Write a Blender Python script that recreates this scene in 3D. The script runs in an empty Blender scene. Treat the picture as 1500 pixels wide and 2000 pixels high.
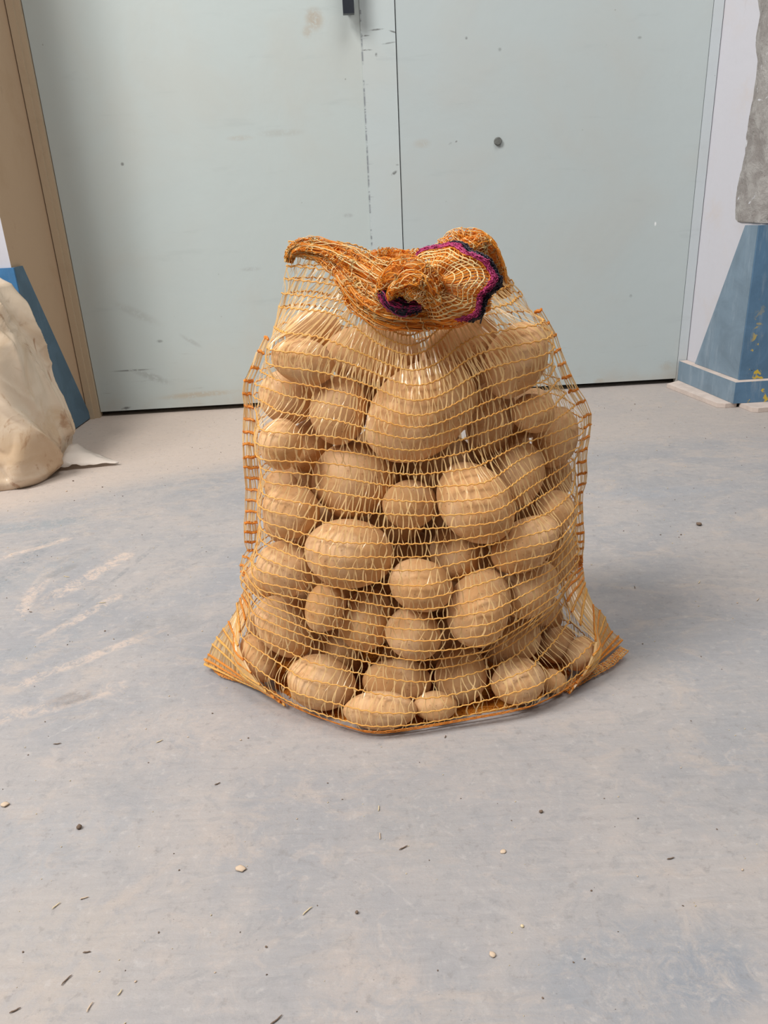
import bpy, bmesh, math, random
import numpy as np
from mathutils import Vector, Matrix, Quaternion, noise as mnoise

random.seed(7)
rng = np.random.default_rng(7)
SC = bpy.context.scene
COL = SC.collection

# ------------------------------------------------------------------ camera, light, exposure
F_PX, CAM_H, PITCH, ROLL = 1510.0, 0.62, math.radians(22.8), math.radians(2.86)
fwd = Vector((0, math.cos(PITCH), -math.sin(PITCH)))
r0, u0 = Vector((1, 0, 0)), Vector((0, math.sin(PITCH), math.cos(PITCH)))
rgt = r0 * math.cos(ROLL) - u0 * math.sin(ROLL)
upv = r0 * math.sin(ROLL) + u0 * math.cos(ROLL)
cam_d = bpy.data.cameras.new('camera')
cam_d.sensor_fit = 'VERTICAL'; cam_d.sensor_height = 36.0
cam_d.lens = 36.0 * F_PX / 2000.0
cam_d.clip_start = 0.02
cam = bpy.data.objects.new('camera', cam_d); COL.objects.link(cam)
cam.matrix_world = Matrix(((rgt.x, upv.x, -fwd.x, 0), (rgt.y, upv.y, -fwd.y, 0), (rgt.z, upv.z, -fwd.z, CAM_H), (0, 0, 0, 1)))
SC.camera = cam

world = bpy.data.worlds.new('daylight'); SC.world = world
world.use_nodes = True
bg = world.node_tree.nodes['Background']
bg.inputs['Color'].default_value = (1.0, 0.985, 0.965, 1)
bg.inputs['Strength'].default_value = 0.14

def area(name, loc, target, sx, sy, power, color):
    l = bpy.data.lights.new(name, 'AREA'); l.shape = 'RECTANGLE'; l.size = sx; l.size_y = sy
    l.energy = power; l.color = color
    o = bpy.data.objects.new(name, l); COL.objects.link(o)
    o.location = loc
    o.rotation_euler = (Vector(target) - Vector(loc)).to_track_quat('-Z', 'Y').to_euler()
    return o
# skylight high on the left, in front of the niche: the main daylight of the hall
area('skylight', (-2.3, -0.1, 3.9), (-0.2, 1.6, 0.2), 1.25, 1.25, 168, (1.0, 0.98, 0.95))
# daylight from the high side window farther to the left
area('side_window_daylight', (-3.6, -0.5, 3.2), (0.0, 1.6, 0.3), 1.2, 1.2, 85, (0.98, 0.985, 1.0))
# second skylight over the front of the bag
area('roof_light', (0.95, 0.35, 4.3), (0.15, 1.2, 0.0), 1.8, 1.8, 84, (1.0, 0.98, 0.96))

SC.view_settings.view_transform = 'Standard'; SC.view_settings.look = 'None'
SC.view_settings.gamma = 1.0; SC.view_settings.use_curve_mapping = False
SC.view_settings.exposure = 0.0

# ------------------------------------------------------------------ measuring helpers (survey of the photo)
def ray(x, y):
    return (fwd * F_PX + rgt * (x - 750) - upv * (y - 1000)).normalized()
def on_z(x, y, z=0.0):
    d = ray(x, y); return Vector((0, 0, CAM_H)) + d * ((z - CAM_H) / d.z)
def on_y(x, y, Y):
    d = ray(x, y); return Vector((0, 0, CAM_H)) + d * (Y / d.y)

# ------------------------------------------------------------------ material helper
def lin(r, g, b):
    f = lambda c: (c / 255 / 12.92) if c / 255 <= 0.04045 else ((c / 255 + 0.055) / 1.055) ** 2.4
    return (f(r), f(g), f(b), 1)

class NT:
    def __init__(self, name):
        self.m = bpy.data.materials.new(name); self.m.use_nodes = True
        self.t = self.m.node_tree; self.b = self.t.nodes['Principled BSDF']
        self.out = self.t.nodes['Material Output']
    def node(self, typ, **k):
        n = self.t.nodes.new(typ)
        for a, v in k.items(): setattr(n, a, v)
        return n
    def put(self, sock, v):
        if isinstance(v, bpy.types.NodeSocket): self.t.links.new(v, sock)
        elif v is not None:
            try: sock.default_value = v
            except Exception: sock.default_value = tuple(v)[:3]
    def coord(self, which='Object'):
        return self.node('ShaderNodeTexCoord').outputs[which]
    def scale(self, vec, s, rot=(0, 0, 0), loc=(0, 0, 0)):
        n = self.node('ShaderNodeMapping'); self.put(n.inputs[0], vec)
        n.inputs[1].default_value = loc; n.inputs[2].default_value = rot; n.inputs[3].default_value = s
        return n.outputs[0]
    def noise(self, vec, scale, detail=4, rough=0.55, dist=0.0):
        n = self.node('ShaderNodeTexNoise'); self.put(n.inputs['Vector'], vec)
        n.inputs['Scale'].default_value = scale; n.inputs['Detail'].default_value = detail
        n.inputs['Roughness'].default_value = rough; n.inputs['Distortion'].default_value = dist
        return n.outputs[0]
    def voro(self, vec, scale, feat='F1'):
        n = self.node('ShaderNodeTexVoronoi', feature=feat); self.put(n.inputs['Vector'], vec)
        n.inputs['Scale'].default_value = scale
        return n.outputs['Distance']
    def math(self, op, a, b=None, c=None, clamp=False):
        n = self.node('ShaderNodeMath', operation=op); n.use_clamp = clamp
        self.put(n.inputs[0], a)
        if b is not None: self.put(n.inputs[1], b)
        if c is not None: self.put(n.inputs[2], c)
        return n.outputs[0]
    def step(self, v, lo, hi):
        n = self.node('ShaderNodeMapRange', interpolation_type='SMOOTHSTEP')
        self.put(n.inputs[0], v); n.inputs[1].default_value = lo; n.inputs[2].default_value = hi
        return n.outputs[0]
    def mix(self, fac, a, b, mode='MIX'):
        n = self.node('ShaderNodeMix', data_type='RGBA', blend_type=mode)
        self.put(n.inputs[0], fac); self.put(n.inputs[6], a); self.put(n.inputs[7], b)
        return n.outputs[2]
    def sep(self, vec):
        n = self.node('ShaderNodeSeparateXYZ'); self.put(n.inputs[0], vec)
        return n.outputs
    def bump(self, h, strength=0.3, dist=0.01):
        n = self.node('ShaderNodeBump'); n.inputs['Strength'].default_value = strength
        n.inputs['Distance'].default_value = dist; self.put(n.inputs['Height'], h)
        self.put(self.b.inputs['Normal'], n.outputs[0]); return n.outputs[0]
    def base(self, col, rough=0.6, spec=0.5, metal=0.0):
        self.put(self.b.inputs['Base Color'], col); self.put(self.b.inputs['Roughness'], rough)
        self.b.inputs['Specular IOR Level'].default_value = spec; self.b.inputs['Metallic'].default_value = metal
    def segment(self, xy, p, q, w):
        """1 on a thin line from p to q (floor metres), fading over the width w."""
        (ax, ay), (bx, by) = p, q
        L = math.hypot(bx - ax, by - ay); ux, uy = (bx - ax) / L, (by - ay) / L
        dx = self.math('SUBTRACT', xy[0], ax); dy = self.math('SUBTRACT', xy[1], ay)
        along = self.math('ADD', self.math('MULTIPLY', dx, ux), self.math('MULTIPLY', dy, uy))
        off = self.math('ABSOLUTE', self.math('SUBTRACT', self.math('MULTIPLY', dx, -uy), self.math('MULTIPLY', dy, -ux)))
        over = self.math('MAXIMUM', self.math('SUBTRACT', self.math('ABSOLUTE', self.math('SUBTRACT', along, L / 2)), L / 2), 0.0)
        d = self.math('SQRT', self.math('ADD', self.math('MULTIPLY', off, off), self.math('MULTIPLY', over, over)))
        return self.math('SUBTRACT', 1.0, self.step(d, w * 0.4, w))
    def blot(self, xy, c, rx, ry, rot=0.0, soft=0.5):
        """1 inside an ellipse (a stain with its own shape), fading out at its rim."""
        ca, sa = math.cos(rot), math.sin(rot)
        dx = self.math('SUBTRACT', xy[0], c[0]); dy = self.math('SUBTRACT', xy[1], c[1])
        a = self.math('DIVIDE', self.math('ADD', self.math('MULTIPLY', dx, ca), self.math('MULTIPLY', dy, sa)), rx)
        b = self.math('DIVIDE', self.math('SUBTRACT', self.math('MULTIPLY', dy, ca), self.math('MULTIPLY', dx, sa)), ry)
        d = self.math('SQRT', self.math('ADD', self.math('MULTIPLY', a, a), self.math('MULTIPLY', b, b)))
        return self.math('SUBTRACT', 1.0, self.step(d, 1.0 - soft, 1.0 + soft))

# ------------------------------------------------------------------ object helpers
def tag(o, label=None, cat=None, group=None, kind=None):
    if label: o['label'] = label
    if cat: o['category'] = cat
    if group: o['group'] = group
    if kind: o['kind'] = kind
    return o
def link_mesh(name, me, mats, parent=None, smooth=False):
    o = bpy.data.objects.new(name, me); COL.objects.link(o)
    for m in (mats if isinstance(mats, (list, tuple)) else [mats]): me.materials.append(m)
    if parent is not None: o.parent = parent
    if smooth: me.polygons.foreach_set('use_smooth', [True] * len(me.polygons))
    return o
def empty(name, loc=(0, 0, 0)):
    o = bpy.data.objects.new(name, None); COL.objects.link(o); o.location = loc
    o.empty_display_size = 0.05
    return o
def from_bm(name, bm, mats, parent=None, smooth=False, bevel=0.0, seg=2):
    if bevel > 0:
        bmesh.ops.bevel(bm, geom=[e for e in bm.edges if len(e.link_faces) == 2 and e.calc_face_angle(0) > 0.5], offset=bevel, segments=seg, affect='EDGES', profile=0.6)
    bmesh.ops.recalc_face_normals(bm, faces=bm.faces)
    me = bpy.data.meshes.new(name); bm.to_mesh(me); bm.free()
    return link_mesh(name, me, mats, parent, smooth)
def prism(poly, lo, hi, bm=None):
    """poly: ccw points in the plane; lo/hi: functions or vectors that turn a point into its two ends."""
    bm = bm or bmesh.new()
    a = [bm.verts.new(lo(p)) for p in poly]; b = [bm.verts.new(hi(p)) for p in poly]
    bm.faces.new(a[::-1]); bm.faces.new(b)
    for i in range(len(poly)):
        j = (i + 1) % len(poly); bm.faces.new((a[i], a[j], b[j], b[i]))
    return bm
def upright(poly, z0, z1, bm=None):
    return prism(poly, lambda p: (p[0], p[1], z0), lambda p: (p[0], p[1], z1), bm)

class Soup:
    """Collects tubes and ribbons as quads and links them as one mesh."""
    def __init__(self): self.v, self.f, self.mi, self.n = [], [], [], 0
    def add(self, v, f, mi=0):
        self.v.append(v); self.f.append(f + self.n); self.mi.append(np.full(len(f), mi)); self.n += len(v)
    def tube(self, p, rad, sides=4, closed=False, mi=0):
        p = np.asarray(p, float); n = len(p)
        t = np.roll(p, -1, 0) - np.roll(p, 1, 0)
        if not closed: t[0] = p[1] - p[0]; t[-1] = p[-1] - p[-2]
        t /= np.linalg.norm(t, axis=1)[:, None] + 1e-12
        ref = np.where(np.abs(t[:, 2:3]) > 0.9, np.array([[1., 0, 0]]), np.array([[0, 0, 1.]]))
        a = np.cross(t, ref); a /= np.linalg.norm(a, axis=1)[:, None] + 1e-12
        b = np.cross(t, a)
        k = np.arange(sides) * 2 * np.pi / sides
        rad = np.broadcast_to(np.asarray(rad, float), (n,))
        v = p[:, None] + rad[:, None, None] * (np.cos(k)[None, :, None] * a[:, None] + np.sin(k)[None, :, None] * b[:, None])
        i = np.arange(n if closed else n - 1)[:, None]; j = np.arange(sides)[None]
        i2, j2 = (i + 1) % n, (j + 1) % sides
        f = np.stack([i * sides + j, i2 * sides + j, i2 * sides + j2, i * sides + j2], -1).reshape(-1, 4)
        self.add(v.reshape(-1, 3), f, mi)
    def ribbons(self, p, w, mi=0):
        """p: (k, n, 3) centre lines; w: (k, n, 3) half width vectors."""
        k, n = p.shape[:2]
        v = np.stack([p - w, p + w], 2).reshape(-1, 3)
        i = (np.arange(k)[:, None] * n + np.arange(n - 1)[None]) * 2
        f = np.stack([i, i + 1, i + 3, i + 2], -1).reshape(-1, 4)
        self.add(v, f, mi)
    def link(self, name, mats, parent=None, smooth=True):
        v = np.concatenate(self.v).astype(np.float32); f = np.concatenate(self.f).astype(np.int32); mi = np.concatenate(self.mi).astype(np.int32)
        me = bpy.data.meshes.new(name)
        me.vertices.add(len(v)); me.vertices.foreach_set('co', v.ravel())
        me.loops.add(len(f) * 4); me.loops.foreach_set('vertex_index', f.ravel())
        me.polygons.add(len(f)); me.polygons.foreach_set('loop_start', np.arange(len(f), dtype=np.int32) * 4)
        me.polygons.foreach_set('material_index', mi)
        me.update(calc_edges=True); me.validate()
        return link_mesh(name, me, mats, parent, smooth)

# ------------------------------------------------------------------ materials
def mat_floor():
    g = NT('dusty_concrete'); P = g.coord(); xy = g.sep(P)
    grey, blue, dust, pale, dark = lin(181, 176, 173), lin(165, 165, 167), lin(190, 180, 172), lin(194, 190, 187), lin(148, 145, 143)
    dust2 = lin(226, 204, 186)
    big = g.noise(P, 3.2, 6, 0.62, 0.6)
    mid = g.noise(g.scale(P, (1, 1.8, 1), (0, 0, 0.5)), 9, 7, 0.66, 0.8)
    fine = g.noise(P, 70, 6, 0.7)
    c = g.mix(g.step(big, 0.40, 0.62), grey, blue)
    c = g.mix(g.math('MULTIPLY', g.step(mid, 0.50, 0.68), 0.75), c, dust)
    c = g.mix(g.math('MULTIPLY', g.step(g.noise(g.scale(P, (1, 2.5, 1), (0, 0, -0.6)), 6.5, 8, 0.7, 1.2), 0.52, 0.66), 0.45), c, lin(170, 170, 171))
    fm = g.noise(g.scale(P, (1, 1.3, 1), (0, 0, .3)), 30, 7, 0.72, 0.9)
    c = g.mix(g.math('MULTIPLY', g.step(fm, 0.53, 0.63), 0.42), c, lin(157, 157, 158))
    c = g.mix(g.math('MULTIPLY', g.step(fm, 0.46, 0.36), 0.42), c, lin(194, 184, 177))
    # broom strokes along the wall, and swept arcs
    stroke = g.noise(g.scale(P, (7.0, 60, 1), (0, 0, 0.06)), 2.2, 7, 0.72, 0.6)
    c = g.mix(g.math('MULTIPLY', g.step(stroke, 0.57, 0.70), 0.32), c, dark)
    c = g.mix(g.math('MULTIPLY', g.step(stroke, 0.45, 0.28), 0.30), c, pale)
    diag = g.noise(g.scale(P, (30, 3.0, 1), (0, 0, -0.9)), 1.6, 6, 0.7, 0.5)
    c = g.mix(g.math('MULTIPLY', g.step(diag, 0.58, 0.70), 0.22), c, pale)
    # settled dust at the foot of the door
    y2 = g.math('ADD', xy[1], g.math('MULTIPLY', g.math('SUBTRACT', big, 0.5), 0.25))
    c = g.mix(g.math('MULTIPLY', g.step(y2, 1.80, 1.92), 0.5), c, lin(198, 186, 176))
    left = g.math('MULTIPLY', g.step(g.math('SUBTRACT', y2, g.math('MULTIPLY', xy[0], 0.55)), 1.95, 2.12), g.step(xy[0], 0.05, -0.4))
    c = g.mix(g.math('MULTIPLY', left, 0.65), c, lin(212, 195, 180))
    wob = g.noise(P, 34, 7, 0.8, 1.0); wob2 = g.noise(P, 110, 6, 0.8, 0.5)
    wv = g.node('ShaderNodeVectorMath', operation='ADD'); g.put(wv.inputs[0], P)
    nz = g.node('ShaderNodeTexNoise'); g.put(nz.inputs['Vector'], P); nz.inputs['Scale'].default_value = 9; nz.inputs['Detail'].default_value = 5
    vs = g.node('ShaderNodeVectorMath', operation='SCALE'); g.put(vs.inputs[0], nz.outputs[1]); vs.inputs['Scale'].default_value = 0.022
    g.put(wv.inputs[1], vs.outputs[0]); wxy = g.sep(wv.outputs[0])
    def fade(m, s, lo=0.38, hi=0.60): return g.math('MULTIPLY', m, g.math('MULTIPLY', g.step(wob, lo, hi), s))
    def F(x, y): p = on_z(x, y); return (p.x, p.y)
    for (p, q, w, s, col) in [((120, 1428), (205, 1384), .0022, .75, pale), ((808, 1545), (850, 1690), .003, .5, pale), ((690, 1650), (865, 1775), .0016, .5, pale),
                              ((1095, 1500), (1120, 1600), .002, .45, pale), ((1280, 1520), (1400, 1600), .006, .4, dust), ((930, 1890), (990, 1998), .005, .4, pale),
                              ((870, 1680), (1060, 1790), .0045, .45, pale), ((640, 1480), (700, 1560), .003, .35, pale), ((380, 1310), (560, 1170), .006, .30, pale),
                              ((20, 1170), (250, 1010), .012, .35, dust), ((1010, 1330), (1180, 1290), .002, .3, pale), ((1130, 1105), (1460, 1122), .0025, .45, dark),
                              ((1110, 1095), (1230, 1102), .002, .4, dark), ((0, 1035), (170, 1008), .026, .9, lin(146, 152, 156)), ((0, 1150), (110, 1050), .028, .9, lin(142, 148, 152)), ((20, 1085), (150, 1048), .012, .9, dust2), ((60, 1190), (110, 1110), .02, .8, dust2), ((120, 1160), (260, 1080), .024, .9, dust2), ((130, 1215), (320, 1060), .007, .9, lin(146, 148, 150)), ((220, 1190), (420, 1070), .03, .7, lin(156, 157, 159)), ((100, 1240), (240, 1160), .016, .8, dust2), ((0, 1290), (150, 1230), .035, .7, lin(156, 160, 164)), ((60, 1330), (330, 1220), .014, .7, dust2), ((250, 960), (420, 930), .02, .6, lin(160, 162, 165)), ((0, 1400), (250, 1330), .02, .6, dust2), ((330, 1330), (560, 1420), .02, .5, lin(160, 160, 162)), ((560, 1640), (750, 1720), .002, .35, dark)]:
        c = g.mix(g.math('MULTIPLY', fade(g.segment(wxy, F(*p), F(*q), w), s * .8, .40, .56), g.step(wob2, .36, .56)), c, col)
    for (ctr, rx, ry, rot, s, col) in [((135, 1110), .035, .012, 0.9, .85, dark), ((160, 1080), .04, .012, 1.0, .6, dark), ((105, 1165), .02, .022, 0.5, .6, lin(158, 158, 160)),
                                       ((165, 1350), .03, .014, 0.4, .7, lin(128, 126, 125)), ((60, 1025), .12, .03, 0.1, .75, lin(160, 165, 168)), ((60, 1130), .16, .03, 0.9, .6, lin(158, 163, 167)),
                                       ((330, 1215), .06, .035, 0.2, .5, lin(150, 150, 150)), ((1280, 1870), .10, .05, 0.2, .75, lin(150, 156, 163)), ((1400, 1880), .04, .03, 0, .6, lin(142, 150, 160)),
                                       ((230, 1500), .03, .05, 0.2, .5, lin(158, 160, 163)), ((830, 1600), .05, .06, 0.3, .5, lin(160, 161, 162)), ((700, 1380), .10, .05, 0, .6, lin(196, 183, 175)),
                                       ((745, 1930), .05, .06, 0.3, .55, lin(196, 184, 175)), ((330, 1430), .12, .06, 0.3, .55, lin(195, 184, 176)), ((1230, 960), .25, .03, 0, .4, lin(166, 172, 180)),
                                       ((1060, 1560), .05, .10, -.3, .4, lin(158, 160, 164)), ((1270, 1170), .25, .04, 0, .35, lin(196, 187, 182)), ((60, 1640), .12, .05, .2, .5, lin(166, 170, 175)),
                                       ((30, 1780), .10, .06, .5, .5, lin(170, 172, 175)), ((110, 1850), .08, .08, 0, .5, lin(196, 184, 172))]:
        c = g.mix(fade(g.blot(wxy, F(*ctr), rx, ry, rot, .35), min(1, s * .85), .36, .58), c, col)
    # grain, pits and grit
    c = g.mix(g.math('MULTIPLY', g.step(fine, 0.56, 0.68), 0.36), c, lin(138, 134, 131))
    c = g.mix(g.math('MULTIPLY', g.step(fine, 0.44, 0.32), 0.34), c, lin(205, 200, 196))
    pits = g.step(g.voro(P, 120), 0.10, 0.04)
    c = g.mix(g.math('MULTIPLY', g.math('MULTIPLY', pits, g.step(mid, 0.45, 0.6)), 0.55), c, lin(120, 116, 112))
    c = g.mix(1.0, c, (0.80, 0.785, 0.78, 1), 'MULTIPLY')
    g.base(c, g.math('ADD', 0.55, g.math('MULTIPLY', mid, 0.3)), 0.35)
    h = g.math('ADD', g.math('MULTIPLY', fine, 0.5), g.math('ADD', mid, g.math('MULTIPLY', stroke, 0.6)))
    g.bump(h, 0.45, 0.004)
    return g.m

def mat_paint(name, col, dirt, wear_s=None, dirt_amt=0.5, marks=()):
    """flat oil paint on sheet steel; wear_s: local x of an edge rubbed down to grey."""
    g = NT(name); P = g.coord(); xy = g.sep(P)
    a = g.noise(P, 3.0, 6, 0.6, 0.4); b = g.noise(g.scale(P, (1.5, 1, 9)), 3.0, 6, 0.65, 0.3); f = g.noise(P, 45, 5, 0.65)
    c = g.mix(g.math('MULTIPLY', g.step(a, 0.42, 0.7), dirt_amt), col, dirt)
    c = g.mix(g.math('MULTIPLY', g.step(b, 0.58, 0.75), 0.35), c, tuple(x * 0.82 for x in col[:3]) + (1,))
    # low scuffs
    low = g.step(xy[2], 0.30, 0.02)
    sc = g.step(g.noise(g.scale(P, (2, 1, 30)), 4.0, 7, 0.75, 0.4), 0.60, 0.70)
    c = g.mix(g.math('MULTIPLY', g.math('MULTIPLY', low, sc), 0.5), c, lin(118, 116, 110))
    c = g.mix(g.math('MULTIPLY', g.math('MULTIPLY', g.step(xy[2], 0.10, 0.0), g.step(a, 0.35, 0.6)), 0.5), c, lin(176, 164, 148))
    specks = g.math('MULTIPLY', g.step(g.voro(P, 16), 0.045, 0.02), g.step(f, 0.45, 0.6))
    c = g.mix(g.math('MULTIPLY', specks, 0.6), c, lin(120, 118, 112))
    if wear_s is not None:
        d = g.math('ABSOLUTE', g.math('SUBTRACT', xy[0], wear_s))
        rag = g.noise(g.scale(P, (1, 1, 2.2)), 14, 7, 0.75, 0.6)
        streak = g.noise(g.scale(P, (0.3, 1, 60)), 5, 5, 0.7)
        line = g.math('MULTIPLY', g.math('SUBTRACT', 1.0, g.step(d, 0.0015, 0.006)), g.step(rag, 0.44, 0.54))
        nick = g.math('MULTIPLY', g.math('MULTIPLY', g.math('SUBTRACT', 1.0, g.step(d, 0.004, 0.02)), g.step(streak, 0.60, 0.66)), g.step(rag, 0.48, 0.58))
        c = g.mix(g.math('MULTIPLY', g.math('MAXIMUM', line, nick), 0.8), c, lin(112, 116, 122))
    for (cx, cz, rx, rz, rot, st, mc) in marks:
        rag2 = g.step(g.noise(P, 60, 6, 0.75, 0.8), 0.36, 0.52)
        c = g.mix(g.math('MULTIPLY', g.math('MULTIPLY', g.blot((xy[0], xy[2]), (cx, cz), rx, rz, rot, .6), rag2), st), c, mc)
    g.base(c, 0.5, 0.4)
    g.bump(g.math('ADD', g.math('MULTIPLY', a, 2.0), g.math('MULTIPLY', f, 0.12)), 0.12, 0.01)
    return g.m

def mat_plaster(name, col, stain):
    g = NT(name); P = g.coord()
    a = g.noise(P, 5, 7, 0.65, 0.5); f = g.noise(P, 60, 6, 0.7)
    c = g.mix(g.math('MULTIPLY', g.step(a, 0.5, 0.72), 0.6), col, stain)
    c = g.mix(g.math('MULTIPLY', g.step(g.noise(g.scale(P, (3, 3, 1)), 8, 6, 0.7), 0.62, 0.72), 0.3), c, tuple(x * .7 for x in stain[:3]) + (1,))
    g.base(c, 0.85, 0.2); g.bump(g.math('ADD', a, g.math('MULTIPLY', f, 0.3)), 0.3, 0.006)
    return g.m

def mat_bare_mortar():
    g = NT('bare_mortar'); P = g.coord()
    a = g.noise(P, 14, 7, 0.7, 0.6); f = g.noise(P, 90, 6, 0.75)
    c = g.mix(g.step(a, 0.38, 0.62), lin(150, 144, 140), lin(176, 172, 168))
    c = g.mix(g.step(g.noise(P, 22, 6, 0.7, 1.0), 0.62, 0.68), c, lin(216, 216, 220))
    c = g.mix(g.math('MULTIPLY', g.step(f, 0.60, 0.70), 0.7), c, lin(96, 92, 88))
    g.base(c, 0.95, 0.1); g.bump(g.math('ADD', a, g.math('MULTIPLY', f, 0.5)), 0.8, 0.012)
    return g.m

def mat_guard(name, col, chips=0.0, dust=0.5):
    g = NT(name); P = g.coord(); xy = g.sep(P)
    a = g.noise(P, 9, 7, 0.65, 0.6); v = g.noise(g.scale(P, (6, 6, 1)), 6, 6, 0.7)
    c = g.mix(g.step(a, 0.35, 0.7), col, tuple(x * 0.78 for x in col[:3]) + (1,))
    c = g.mix(g.math('MULTIPLY', g.step(v, 0.5, 0.72), dust), c, lin(150, 164, 176))
    if chips:
        m = g.math('MULTIPLY', g.step(g.noise(P, 30, 4, 0.6, 0.5), 0.57, 0.61), g.step(xy[2], 0.32, 0.12))
        m = g.math('MULTIPLY', m, g.step(xy[0], 1.030, 1.045))
        c = g.mix(m, c, lin(196, 168, 62))
        k = g.math('MULTIPLY', g.step(g.noise(g.scale(P, (1, 1, 1), loc=(3, 1, 2)), 26, 6, 0.7, 0.8), 0.60, 0.66), g.step(xy[2], 0.25, 0.06))
        k = g.math('MULTIPLY', k, g.step(xy[0], 1.030, 1.045))
        c = g.mix(k, c, lin(38, 46, 58))
    g.base(c, 0.6, 0.35); g.bump(a, 0.25, 0.006)
    return g.m

def mat_plain(name, col, rough=0.6, spec=0.4, var=0.15, scale=12, metal=0.0):
    g = NT(name); P = g.coord(); a = g.noise(P, scale, 6, 0.65, 0.4)
    c = g.mix(g.step(a, 0.35, 0.68), col, tuple(x * (1 - 2 * var) for x in col[:3]) + (1,))
    g.base(c, rough, spec, metal); g.bump(a, 0.15, 0.004)
    return g.m

def mat_potato():
    g = NT('potato_skin'); P = g.coord()
    rnd = g.node('ShaderNodeObjectInfo').outputs['Random']
    off = g.node('ShaderNodeCombineXYZ'); g.put(off.inputs[0], g.math('MULTIPLY', rnd, 37.0)); g.put(off.inputs[1], g.math('MULTIPLY', rnd, 11.0))
    va = g.node('ShaderNodeVectorMath', operation='ADD'); g.put(va.inputs[0], P); g.put(va.inputs[1], off.outputs[0]); V = va.outputs[0]
    a = g.noise(V, 22, 6, 0.6, 0.4); b = g.noise(V, 70, 6, 0.7, 0.3); f = g.noise(V, 320, 4, 0.7)
    c = g.mix(g.step(a, 0.36, 0.66), POT_A, POT_B)
    c = g.mix(g.math('MULTIPLY', g.step(b, 0.52, 0.70), 0.65), c, POT_C)
    c = g.mix(g.math('MULTIPLY', g.step(a, 0.50, 0.30), 0.4), c, lin(222, 190, 154))
    c = g.mix(g.math('MULTIPLY', g.step(g.voro(V, 150), 0.20, 0.08), 0.45), c, lin(120, 84, 50))
    c = g.mix(g.math('MULTIPLY', rnd, 0.20), c, lin(176, 134, 92))
    g.base(c, 0.72, 0.3)
    g.bump(g.math('ADD', g.math('MULTIPLY', b, 1.0), g.math('MULTIPLY', f, 0.4)), 0.35, 0.002)
    return g.m

def mat_cord(name, col, rough=0.45, trans=0.25):
    g = NT(name); P = g.coord(); a = g.noise(P, 60, 3, 0.6)
    c = g.mix(g.step(a, 0.35, 0.65), col, (col[0], min(1, col[1] * 1.12 + .01), min(1, col[2] * 1.25 + .01), 1))
    g.base(c, rough, 0.5)
    tr = g.node('ShaderNodeBsdfTranslucent'); g.put(tr.inputs[0], c)
    mx = g.node('ShaderNodeMixShader'); mx.inputs[0].default_value = trans
    g.t.links.new(g.b.outputs[0], mx.inputs[1]); g.t.links.new(tr.outputs[0], mx.inputs[2]); g.t.links.new(mx.outputs[0], g.out.inputs[0])
    return g.m

def mat_film(name, col, clear=0.5, rough=0.18, trans=0.4):
    """thin clear plastic: partly see-through, glossy, lets light through."""
    g = NT(name); g.base(col, rough, 0.6)
    tr = g.node('ShaderNodeBsdfTranslucent'); g.put(tr.inputs[0], col)
    tp = g.node('ShaderNodeBsdfTransparent')
    m1 = g.node('ShaderNodeMixShader'); m1.inputs[0].default_value = trans
    m2 = g.node('ShaderNodeMixShader'); m2.inputs[0].default_value = clear
    g.t.links.new(g.b.outputs[0], m1.inputs[1]); g.t.links.new(tr.outputs[0], m1.inputs[2])
    g.t.links.new(m1.outputs[0], m2.inputs[1]); g.t.links.new(tp.outputs[0], m2.inputs[2]); g.t.links.new(m2.outputs[0], g.out.inputs[0])
    return g.m

def mat_sack():
    g = NT('dusty_plastic_wrap'); P = g.coord()
    a = g.noise(P, 6, 6, 0.6, 0.8); b = g.noise(g.scale(P, (1, 1, .6)), 13, 6, 0.65, 1.2)
    c = g.mix(g.step(a, 0.40, 0.66), lin(212, 192, 168), lin(196, 168, 136))
    c = g.mix(g.math('MULTIPLY', g.step(b, 0.57, 0.68), 0.8), c, lin(160, 120, 86))
    g.base(c, g.math('ADD', 0.10, g.math('MULTIPLY', a, 0.25)), 0.6)
    g.bump(b, 0.15, 0.01)
    return g.m

def mark(px_, py_, rx, rz, rot, st, col):
    p = on_y(px_, py_, 2.38); return ((p.x + 0.885) * 0.99945 + (p.y - 2.351) * 0.0332, p.z, rx, rz, rot, st, col)
TAN, INK = lin(170, 156, 138), lin(92, 92, 90)
MARKS_1 = [mark(614, 38, .020, .022, .3, .7, TAN), mark(600, 62, .012, .012, 0, .45, TAN), mark(390, 768, .10, .008, .03, .55, lin(176, 160, 136)), mark(262, 720, .05, .0022, 0, .7, INK),
           mark(300, 733, .05, .010, -.4, .5, lin(150, 152, 150)), mark(250, 793, .012, .004, .2, .8, INK), mark(550, 260, .05, .008, 0, .35, lin(166, 164, 156)), mark(490, 525, .025, .005, 0, .45, lin(160, 162, 160)),
           mark(680, 421, .012, .005, 0, .5, lin(150, 152, 152)), mark(270, 610, .06, .012, -.5, .35, lin(158, 160, 156)), mark(375, 664, .03, .006, -.6, .4, lin(150, 150, 148)), mark(315, 664, .008, .004, 0, .5, INK),
           mark(243, 321, .004, .004, 0, .7, INK), mark(165, 680, .012, .012, 0, .6, lin(110, 84, 60)), mark(190, 810, .03, .014, 0, .5, lin(120, 96, 72)), mark(470, 270, .03, .006, 0, .3, TAN)]
MARKS_S = [mark(770, 338, .0075, .0035, .6, .9, INK), mark(735, 58, .016, .0018, .06, .8, INK), mark(768, 62, .010, .0018, -.3, .8, INK), mark(760, 84, .016, .0015, .1, .6, INK), mark(735, 107, .003, .004, 0, .7, INK),
           mark(713, 70, .010, .0015, 0, .8, INK), mark(716, 98, .012, .0015, 0, .8, INK), mark(776, 322, .004, .002, 0, .4, INK)]
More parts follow.
